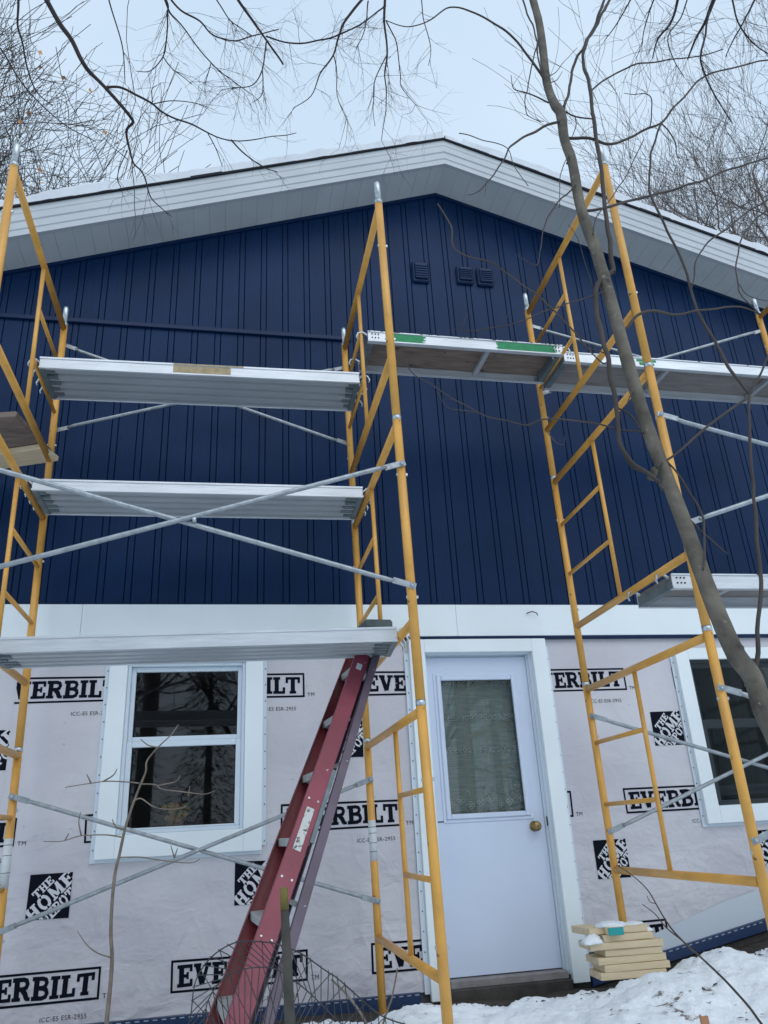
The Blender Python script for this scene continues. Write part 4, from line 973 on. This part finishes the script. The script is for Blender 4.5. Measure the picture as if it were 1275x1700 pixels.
LIMBS = [
 ([(1252, 1125), (1258, 1082), (1264, 986), (1255, 874), (1247, 756), (1244, 655)], 10, 6), ([(1244, 655), (1210, 609), (1181, 556), (1157, 512), (1135, 440), (1104, 373), (1080, 320), (1077, 310), (1082, 252), (1097, 204)], 6, 4),
 ([(1244, 655), (1262, 620), (1280, 585)], 5, 4), ([(1244, 657), (1177, 708), (1115, 760), (1093, 776)], 5, 4.5),
 ([(1017, 452), (1014, 421), (1008, 373), (1005, 357), (1002, 319), (996, 268), (988, 218), (981, 168), (977, 134), (969, 109), (971, 80), (992, 38), (1013, 0), (1030, -40)], 10, 5),
 ([(937, 183), (946, 143), (954, 105), (971, 75), (990, 35), (1004, 0), (1020, -40)], 5.5, 5),
 ([(981, 151), (1008, 130), (1050, 109), (1097, 101), (1160, 94), (1200, 80)], 3.6, 2), ([(933, 182), (956, 195), (983, 198)], 3.4, 3), ([(955, 194), (957, 210), (948, 228)], 2.2, 1.6),
 ([(938, 228), (949, 229), (979, 231), (1008, 238), (1042, 227), (1097, 205), (1118, 180), (1143, 155), (1180, 122), (1275, 100), (1310, 92)], 6.5, 2.5),
 ([(1097, 204), (1118, 226), (1124, 256), (1130, 262)], 3, 1.6), ([(1078, 214), (1082, 168), (1071, 155), (1054, 157), (1038, 155)], 2.6, 1.2),
 ([(1027, 549), (1040, 545), (1056, 527), (1084, 517), (1123, 522), (1162, 515), (1229, 510), (1263, 522)], 7, 3), ([(965, 350), (974, 352), (1025, 339), (1076, 325), (1160, 302), (1223, 277), (1275, 262), (1320, 255)], 6.5, 2.5),
 ([(933, 200), (926, 203), (895, 214), (866, 231), (845, 245), (834, 268), (815, 298), (795, 317), (776, 323)], 6, 1.5), ([(761, 222), (795, 229), (824, 237), (841, 248), (853, 273), (876, 310)], 2, 1.6),
 ([(912, 171), (878, 155), (853, 147), (847, 124)], 3.5, 1.2), ([(903, 136), (883, 101), (853, 63), (820, 38), (782, 19), (748, 12), (715, 32), (682, 43), (642, 34)], 5, 1.8),
 ([(868, -10), (870, 8), (887, 50), (893, 84), (897, 124)], 3.5, 3), ([(892, 70), (879, 126), (872, 180), (887, 197), (904, 202)], 2.5, 1.4), ([(908, 130), (933, 109), (960, 80)], 1.8, 1), ([(912, 140), (925, 135), (934, 118)], 1.8, 1),
 ([(958, 307), (952, 311), (920, 344), (904, 378), (896, 418)], 4, 2), ([(949, 256), (944, 258), (931, 290), (929, 344)], 2.6, 1.5), ([(1069, 231), (1050, 273), (1030, 306), (1009, 336), (992, 357), (985, 390)], 2, 2.4),
 ([(1009, 600), (998, 604), (969, 570), (949, 546), (901, 498), (872, 479), (843, 455), (810, 435), (771, 423), (752, 406), (747, 373), (725, 339)], 3, 3.4), ([(752, 406), (758, 395)], 2, 1.2),
 ([(1076, 722), (1055, 716), (1022, 711), (950, 696), (901, 696), (868, 706), (795, 684), (732, 648), (689, 624), (674, 594)], 4, 1.8), ([(795, 684), (747, 679), (728, 650)], 2, 1.4),
 ([(1012, 483), (1019, 484), (998, 488), (911, 512), (875, 530), (839, 541), (800, 549), (769, 546), (778, 520)], 3, 1.4), ([(839, 541), (846, 517)], 1.6, 1), ([(912, 716), (925, 736), (936, 740), (940, 725)], 2.2, 1.2),
 ([(1017, 448), (993, 474), (991, 517), (998, 556), (1007, 590), (1017, 638), (1024, 677), (1027, 725), (1046, 759), (1066, 778), (1093, 800)], 10, 8), ([(1040, 754), (1053, 773), (1082, 790), (1100, 812)], 7, 6),
 ([(1137, 857), (1166, 885), (1208, 919)], 5, 2), ([(1086, 748), (1098, 756), (1132, 796), (1158, 840), (1168, 890), (1166, 945)], 3.5, 5),
 ([(1282, 340), (1239, 382), (1225, 421), (1222, 455), (1229, 488), (1263, 522)], 3.5, 2.5), ([(1282, 325), (1215, 372), (1176, 402), (1157, 435), (1150, 479)], 3.6, 3), ([(1060, 640), (1050, 655), (1042, 672)], 2.5, 2), ([(985, 480), (960, 395), (945, 372)], 1.6, 1), ([(896, 415), (892, 440), (870, 430), (862, 420)], 2, 1),
 ([(1007, 590), (975, 575), (960, 565)], 2.4, 1.6), ([(1024, 677), (1046, 690), (1060, 712)], 4, 3), ([(1222, 470), (1240, 490), (1275, 498)], 2, 1.4)]
b = MB(); RR = random.Random(5)
for pts, w0, w1 in LIMBS:
    P = [at(u, v, TY(v)+.02) for u, v in pts]; path = []
    vs0 = TY(pts[0][1]); vs1 = TY(pts[-1][1]) - .05
    path = trace(pts, vs0, vs1, w0*.85, w1*.8, b, 8, 0, 5, .012)
    if w1 < 3 and len(pts) > 3:
        for k in range(len(path)//7):
            i = RR.randint(len(path)//3, len(path)-1); dd = (path[min(i+1, len(path)-1)]-path[i-1]).normalized()
            if RR.random() < .4: sprig(b, path[i], dd+Vector((RR.uniform(-1, 1), 0, RR.uniform(-.6, 1)))*.9, RR.uniform(.04, .14), .0018, 0, RR)
part(b, 'branches', BARKB, tr, TO)

# young sapling before the sash window
sp = tag(empty('sapling', at(177, 1740, -1.55)), 'thin bare sapling rising in front of the sash window', 'sapling'); SO_ = sp.location.copy()
b = MB(); Y = -1.55
trace([(176, 1760), (177, 1700), (180, 1668), (184, 1626), (186, 1588), (184, 1550), (186, 1500), (191, 1450), (198, 1420), (208, 1374), (218, 1343), (231, 1308), (242, 1281), (244, 1263), (263, 1240), (284, 1220), (296, 1203)], Y, Y+.05, 8, 1.6, b, 8)
part(b, 'stem', BARKL, sp, SO_)
b = MB()
for pts in ([(231, 1300), (218, 1299), (176, 1297), (148, 1301), (108, 1307)], [(151, 1300), (144, 1285)], [(172, 1297), (188, 1287), (194, 1277)], [(234, 1301), (258, 1302), (271, 1311), (314, 1315), (340, 1318), (357, 1312)], [(262, 1304), (291, 1298), (299, 1288)], [(313, 1320), (315, 1305)],
            [(226, 1328), (236, 1326), (258, 1341), (289, 1343), (311, 1338)], [(204, 1390), (176, 1386), (135, 1387), (103, 1397), (72, 1397)], [(135, 1387), (131, 1365), (134, 1348)], [(107, 1396), (114, 1384)], [(199, 1424), (231, 1423), (263, 1428), (314, 1433), (331, 1426)], [(290, 1424), (284, 1403)], [(290, 1424), (295, 1408)],
            [(185, 1590), (161, 1582), (143, 1568), (128, 1545)], [(261, 1240), (245, 1236), (233, 1226)], [(208, 1376), (192, 1372), (186, 1360)]):
    trace(pts, Y, Y-.04, 2.8, 1.3, b, 6, 0, 4, .004)
part(b, 'branches', BARKL, sp, SO_)
# bent twig at the lower right
tw = tag(empty('bent_twig', at(1264, 1700, -1.9)), 'long thin bare twig arching up from the snow beside the lumber pile', 'twig'); O = tw.location.copy(); b = MB()
trace([(1290, 1730), (1264, 1700), (1244, 1673), (1223, 1649), (1196, 1620), (1162, 1588), (1138, 1567), (1116, 1543), (1095, 1511), (1074, 1476), (1047, 1451), (1023, 1436)], -1.9, -1.5, 5, 1.4, b, 8, 0, 5, .003)
trace([(1150, 1580), (1134, 1563), (1106, 1540), (1087, 1517), (1066, 1501)], -1.75, -1.6, 2.6, 1.2, b); trace([(1088, 1500), (1079, 1497), (1074, 1487)], -1.55, -1.55, 1.6, 1, b); part(b, 'stem', BARKB, tw, O)

# stake, rod and the bent wire fence
b = MB(); p0 = at(486, 1790, -2.75); p1 = at(471, 1473, -2.7); m_ = p0.lerp(p1, .87)
b.tube([p0, p0.lerp(p1, .3), p0.lerp(p1, .6), m_], [wpx(p0, 10)*2.0, wpx(p0, 9.5)*2, wpx(p0, 8.6)*2, wpx(p0, 7.6)*2], 7, 0); b.tube([m_, p1], [wpx(p1, 7.3)*2, wpx(p1, 6.8)*2], 7, 1)
c = p0.copy(); o = b.build('wooden_stake', [STAKE, STAKEY]); o.location = (0, 0, 0); tag(o, 'dark weathered wooden stake with a yellowed top in front of the stepladder', 'stake')
b = MB(); trace([(634, 1710), (636, 1700), (645, 1672), (651, 1655), (660, 1608)], -1.3, -1.3, 4, 2.5, b, 6); tag(b.build('dry_stalk', BARKL), 'short dry upright stalk near the foot of the central yellow stack', 'stalk')
wf = empty('wire_fence', at(470, 1760, -2.6)); tag(wf, 'curved rusty wire garden fence round the foot of the red ladder', 'wire fence'); O = wf.location.copy()
top = [(300, 1760), (308, 1720), (317, 1682), (325, 1628), (351, 1589), (387, 1566), (420, 1563), (458, 1567), (498, 1582), (540, 1611), (560, 1624), (594, 1654), (627, 1682), (660, 1697), (720, 1712)]
b = MB(); T = trace(top, -2.35, -2.5, 2.2, 2.2, b, 6, 0, 5); 
low = [(330, 1760), (338, 1700), (346, 1660), (368, 1628), (395, 1612), (425, 1606), (455, 1608), (480, 1622), (510, 1645), (528, 1662), (556, 1690), (590, 1718), (620, 1735), (660, 1760), (700, 1790)]
Lw = trace(low, -2.5, -2.65, 2, 2, b, 6, 0, 5); part(b, 'rim_wire', WIRE, wf, O)
b = MB()
for i in range(0, len(T), 2):
    q = T[i]; e = Lw[min(i+2, len(Lw)-1)]; f = at(440+(i-len(T)/2)*2.2, 1790, -2.7)
    b.tube([q+(q-e)*.06, q, e, f], [.0012, .0017, .0017, .0017], 5)
for i in range(4, len(Lw)-6, 5): b.tube([T[i+3], Lw[i-2], at(380+i*3.2, 1745, -2.6)], .0015, 5)
part(b, 'wire', WIRE, wf, O)
b = MB(); trace([(550, 1626), (575, 1650), (600, 1684), (612, 1710)], -2.3, -2.3, 4, 5, b, 6); tag(b.build('dry_stalk', BARKL), 'pale bare stalk slanting across the wire fence', 'stalk')

# ---------------------------------------------------------------- overhead branches near the camera (trunks stand outside the frame)
def overhead(name, label, limbs, trunk_base, twig=(0.5, 2), seed=1, tw_r=.0016, dens=5, m=BARKD, tl=(.12, .34), trunk_r=.11, top=None):
    R = random.Random(seed); root = tag(empty(name, trunk_base), label, 'tree'); O = Vector(trunk_base); b = MB(); b2 = MB(); firsts = []
    for pts, Ya, Yb, w0, w1 in limbs:
        path = trace(pts, Ya, Yb, w0, w1, b, 8, 0, 5, .01, seed); firsts += [path[0]] if (pts[0][1] < 0 or pts[0][0] < 0) else []
        for k in range(int(len(path)/dens)):
            i = R.randint(len(path)//5, len(path)-1); dd = (path[min(i+1, len(path)-1)]-path[i-1]).normalized()
            sd = Vector((R.uniform(-1, 1), R.uniform(-.4, .4), R.uniform(-1, .6)))
            sprig(b2, path[i], dd*.6+sd*.9, R.uniform(*tl), tw_r, twig[1], R, 4, -.3, 0, twig[0]+1.2)
    b.add(b2.v, b2.f, 0, True); part(b, 'branches', m, root, O)
    # trunk and the limb stubs that carry the visible limbs, all outside the picture
    hub = Vector(top); b = MB(); Tb = Vector(trunk_base); b.tube([Tb, Tb.lerp(Vector((Tb.x, Tb.y, hub.z)), .55)+Vector((.08, 0, 0)), Vector((Tb.x, Tb.y, hub.z-.4)), hub, hub+Vector((0, .3, .9))], [trunk_r*1.25, trunk_r, trunk_r*.8, trunk_r*.5, trunk_r*.3], 12)
    for f in firsts:
        q = f+Vector((0, -.1, .45)); b.tube([hub, hub.lerp(q, .5)+Vector((0, 0, .1)), q, f], [trunk_r*.35, .02, .012, .006], 7)
    part(b, 'trunk', BARK, root, O)
    return root
overhead('overhanging_tree', 'dark forking branch hanging down over the upper left of the roof', [
 ([(60, -40), (78, 0), (100, 38), (118, 65), (135, 100), (148, 120), (173, 143), (196, 168), (213, 188), (220, 201), (211, 213), (210, 228), (216, 251), (223, 271), (237, 287), (248, 324), (266, 344), (285, 361)], -2.7, -2.0, 8.5, 1.3),
 ([(173, 143), (201, 145), (226, 158), (253, 173), (271, 186), (311, 203), (346, 221), (384, 233), (442, 228), (492, 221)], -2.4, -2.0, 4.4, 1.2), ([(384, 233), (407, 258), (442, 281), (459, 286)], -2.2, -2.1, 2.6, 1.2), ([(346, 221), (361, 251), (369, 276)], -2.25, -2.2, 1.8, 1),
 ([(30, -30), (30, 0), (30, 40), (38, 75), (45, 115), (60, 150), (90, 175)], -2.6, -2.2, 4.5, 1.5), ([(-60, 20), (0, 80), (30, 130), (60, 165), (110, 210), (160, 235)], -2.4, -2.0, 3, 1.2), ([(220, 270), (222, 310), (225, 358)], -2.05, -2.0, 1.6, 1), ([(212, 250), (200, 280), (195, 300), (200, 312)], -2.1, -2.05, 2, 1),
 ([(253, 173), (252, 150), (260, 142)], -2.3, -2.3, 1.8, 1), ([(255, 173), (285, 168), (320, 170), (345, 178)], -2.25, -2.2, 1.8, 1), ([(182, 0), (198, 60), (204, 100), (208, 140)], -2.5, -2.3, 2.4, 1.2)],
 (-4.6, -4.6, -.3), (0.6, 1), 3, .0014, 4.0, BARKD, (.06, .20), .1, (-2.4, -3.2, 6.3))
overhead('overhanging_tree', 'fine drooping twigs hanging from the top edge left of the tree trunk', [
 ([(240, -60), (276, 0), (279, 25), (277, 68), (271, 95), (251, 115), (225, 118)], -2.6, -2.3, 3.4, 1.2), ([(262, -40), (279, 15), (300, 41), (350, 105), (383, 130), (419, 158)], -2.6, -2.3, 3, 1.2), ([(272, 95), (290, 118), (318, 140)], -2.4, -2.4, 1.8, 1), ([(350, 105), (345, 125), (340, 140)], -2.4, -2.4, 1.6, 1),
 ([(280, -5), (300, 16), (332, 36), (354, 58), (390, 68), (426, 59), (462, 50)], -2.6, -2.4, 3.4, 1.6), ([(441, 61), (480, 71), (524, 68), (560, 58), (599, 40), (640, 10)], -2.4, -2.3, 2.6, 2.4), ([(640, -40), (599, 0), (574, 36), (565, 58), (554, 90), (531, 123), (516, 159), (488, 180)], -2.5, -2.2, 5, 1), ([(554, 90), (560, 126), (561, 166), (576, 202)], -2.3, -2.2, 2, .9),
 ([(380, -30), (396, 0), (419, 32), (441, 65), (471, 108)], -2.6, -2.4, 5.5, 3), ([(441, 65), (435, 115), (419, 141), (387, 146)], -2.5, -2.4, 2.6, 1.2), ([(435, 115), (435, 155), (419, 170)], -2.4, -2.4, 2, 1), ([(355, -10), (380, 30), (400, 45), (420, 60)], -2.5, -2.4, 2.2, 1.2),
 ([(645, -40), (639, 0), (637, 36), (643, 90), (639, 126), (641, 173), (634, 234)], -2.5, -2.2, 5, 1), ([(640, 34), (657, 72), (664, 123), (666, 144), (690, 173)], -2.4, -2.3, 2.2, 1), ([(643, 90), (621, 137), (619, 170), (623, 209)], -2.4, -2.3, 2, .9), ([(612, 0), (609, 30), (600, 60), (590, 80)], -2.5, -2.4, 2.4, 1), ([(700, -10), (705, 40), (715, 75), (712, 110)], -2.4, -2.3, 2, 1)],
 (-1.3, -7.4, -.4), (1.1, 2), 11, .0015, 2.6, BARKD, (.10, .26), .12, (.3, -3.4, 6.6))
overhead('overhanging_tree', 'dark knotty branches hanging from the top right corner', [
 ([(1200, -40), (1185, 0), (1172, 34), (1155, 63), (1141, 99)], -2.9, -2.6, 8, 2.2), ([(1130, -30), (1124, 0), (1113, 38), (1092, 67), (1084, 97)], -2.9, -2.6, 5.5, 1.6), ([(1178, 20), (1166, 84), (1166, 113), (1180, 151), (1197, 176), (1215, 205)], -2.8, -2.6, 3.6, 1.6), ([(1100, -30), (1086, 0), (1071, 42), (1066, 75)], -2.8, -2.6, 3, 1.3), ([(1060, -30), (1046, 0), (1025, 38), (1004, 65)], -2.8, -2.6, 3.2, 1.3),
 ([(1270, -30), (1252, 0), (1235, 38), (1218, 63), (1205, 95)], -2.8, -2.6, 4, 1.5), ([(1150, -30), (1135, 20), (1110, 60), (1120, 100), (1135, 130)], -2.8, -2.6, 2.6, 1.2), ([(1215, -20), (1225, 40), (1260, 80), (1290, 100)], -2.8, -2.6, 3, 1.5)],
 (3.6, -6.6, -.3), (1.1, 2), 23, .0016, 1.7, BARKD, (.09, .24), .12, (2.6, -3.6, 6.6))

# ---------------------------------------------------------------- trees behind the house
BEND = .26
def grow(b, p, d, L, r, lev, R, up, spread, twl, minr=.0038):
    segs = 6 if lev > 0 else 5; pts = [p]; dd = d.normalized(); rs = [r]
    for i in range(segs):
        dd = (dd+Vector((R.uniform(-1, 1), R.uniform(-1, 1), R.uniform(-1, 1)))*BEND+Vector((0, 0, up))*.06).normalized(); pts.append(pts[-1]+dd*L/segs); rs.append(max(minr*.8, r*(1-.5*(i+1)/segs)))
    b.tube(pts, rs, 5 if lev > 1 else 3, 0, cap=False)
    if lev <= 0: return
    k = 5 if lev > 1 else twl
    for j in range(k):
        i = R.randint(2, segs); t = Vector((R.uniform(-1, 1), R.uniform(-1, 1), R.uniform(-.5, .8))).normalized()
        nd = (dd+t*spread).normalized(); grow(b, pts[i], nd, L*R.uniform(.55, .82), max(minr, rs[i]*.6), lev-1, R, up, spread, twl, minr)
def bare_tree(base, H, seed, label, mats, up, spread, r0=.16, lean=(0, 0), k0=7, lev=4, twl=5, leaves=0, crown=.35, minr=.0038, toward=(0, 0, 0)):
    R = random.Random(seed); root = tag(empty('bare_tree', base), label, 'tree'); b = MB(); top = Vector((lean[0], lean[1], H*.62))
    pts = [Vector((0, 0, 0)), top*.35+Vector((.1, 0, 0)), top*.7, top]; b.tube(pts, [r0, r0*.8, r0*.6, r0*.4], 10); b.build('trunk', BARK, root)
    b = MB()
    for j in range(k0):
        t = crown+(1-crown)*j/(k0-1); p = pts[0].lerp(top, t); a = j*2.4+R.random()
        grow(b, p, Vector((math.cos(a), math.sin(a)*.8, .75+up))+Vector(toward), H*.30*(1.15-.5*t), r0*.42*(1.1-.5*t), lev, R, up, spread, twl, minr)
    b.build('crown', mats, root)
    if leaves:
        b2 = MB(); vv = b.v
        for k in range(leaves):
            p = Vector(R.choice(vv)); s = R.uniform(.09, .15); n1 = Vector((R.uniform(-1, 1), R.uniform(-1, 1), R.uniform(-1, 1))).normalized()*s; n2 = n1.orthogonal().normalized()*s*.7
            b2.add([p, p+n1*.5+n2*.5+Vector((0, 0, -.02)), p+n1, p+n1*.5-n2*.5-Vector((0, 0, .02))], [(0, 1, 2, 3)])
        b2.build('dead_leaves', LEAF, root)
    return root
bare_tree((-7.0, 6.0, 0), 15.0, 41, 'bare tree with reddish twigs and a few orange leaves behind the left roof', BARKB, .3, .85, .2, (.6, -.3), 9, 4, 4, 260, .4, .0052, (.1, -.1, 0))
bare_tree((-8.6, 9.5, 0), 20.0, 43, 'second bare tree farther back behind the left roof', BARKB, .4, .8, .2, (.2, 0), 8, 4, 4, 60, .4, .0065, (.1, 0, 0))
bare_tree((-5.6, 8.5, 0), 12.6, 44, 'small bare tree just above the snow of the left roof', BARKB, .5, .8, .14, (-.3, 0), 7, 4, 4, 40, .5, .006, (-.2, 0, 0))
bare_tree((12.0, 6.8, 0), 16.5, 47, 'bare tree with fine upright twigs behind the right roof', BARKG, .9, .6, .2, (-.3, 0), 8, 4, 3, 0, .4, .0040, (-.15, 0, .2))
bare_tree((14.6, 9, 0), 23.0, 53, 'taller bare tree farther back behind the right roof', BARKG, .8, .65, .2, (-.3, 0), 6, 4, 3, 0, .35, .0055, (-.1, 0, .3))

# trees behind the viewer, seen in the glass
for i, (x, y, h, lb) in enumerate(((-3.5, -11, 10, 'bare tree across the yard mirrored in the sash window'), (.3, -14, 12, 'bare tree across the yard mirrored in the door glass'), (4.2, -12, 11, 'bare tree across the yard mirrored in the right window'), (-7.5, -15, 12, 'bare tree at the far left of the yard'))):
    bare_tree((x, y, -.5), h, 60+i, lb, BARKD, .6, .8, .2, (.3, 0), 7, 3, 5, 0, .3, .009)
def evergreen(base, H, seed, label):  # unseen row, added so the panes mirror a dark band instead of sky
    R = random.Random(seed); root = tag(empty('reflection_evergreen', base), label, 'tree'); b = MB(); b.tube([(0, 0, 0), (0, 0, H)], [.18, .03], 8); b.build('trunk', BARK, root); b = MB()
    for k in range(3600):
        t = R.random()**.8; z = H*(.08+.9*t); r = (1-t*.8)*H*.19*R.uniform(.3, 1); a = R.uniform(0, 6.28); p = Vector((r*math.cos(a), r*math.sin(a), z-r*.3)); d = Vector((math.cos(a), math.sin(a), -.35))*R.uniform(.15, .35); s = Vector((-math.sin(a), math.cos(a), R.uniform(-.3, .3)))*R.uniform(.04, .09)
        b.add([p-s*.5, p+d-s*.1, p+d+s*.1, p+s*.5], [(0, 1, 2, 3)])
    b.build('crown', EVER, root)
ORD = ('first', 'second', 'third', 'fourth', 'fifth', 'sixth', 'seventh', 'eighth', 'ninth', 'tenth', 'eleventh', 'twelfth', 'thirteenth', 'fourteenth', 'fifteenth')
for i in range(15): evergreen((-19+i*2.6+rnd.uniform(-.4, .4), -25+rnd.uniform(-2, 2), -.6), rnd.uniform(9, 12), 80+i, 'unseen evergreen added to darken the window reflections, %s in the row counted from the left' % ORD[i])
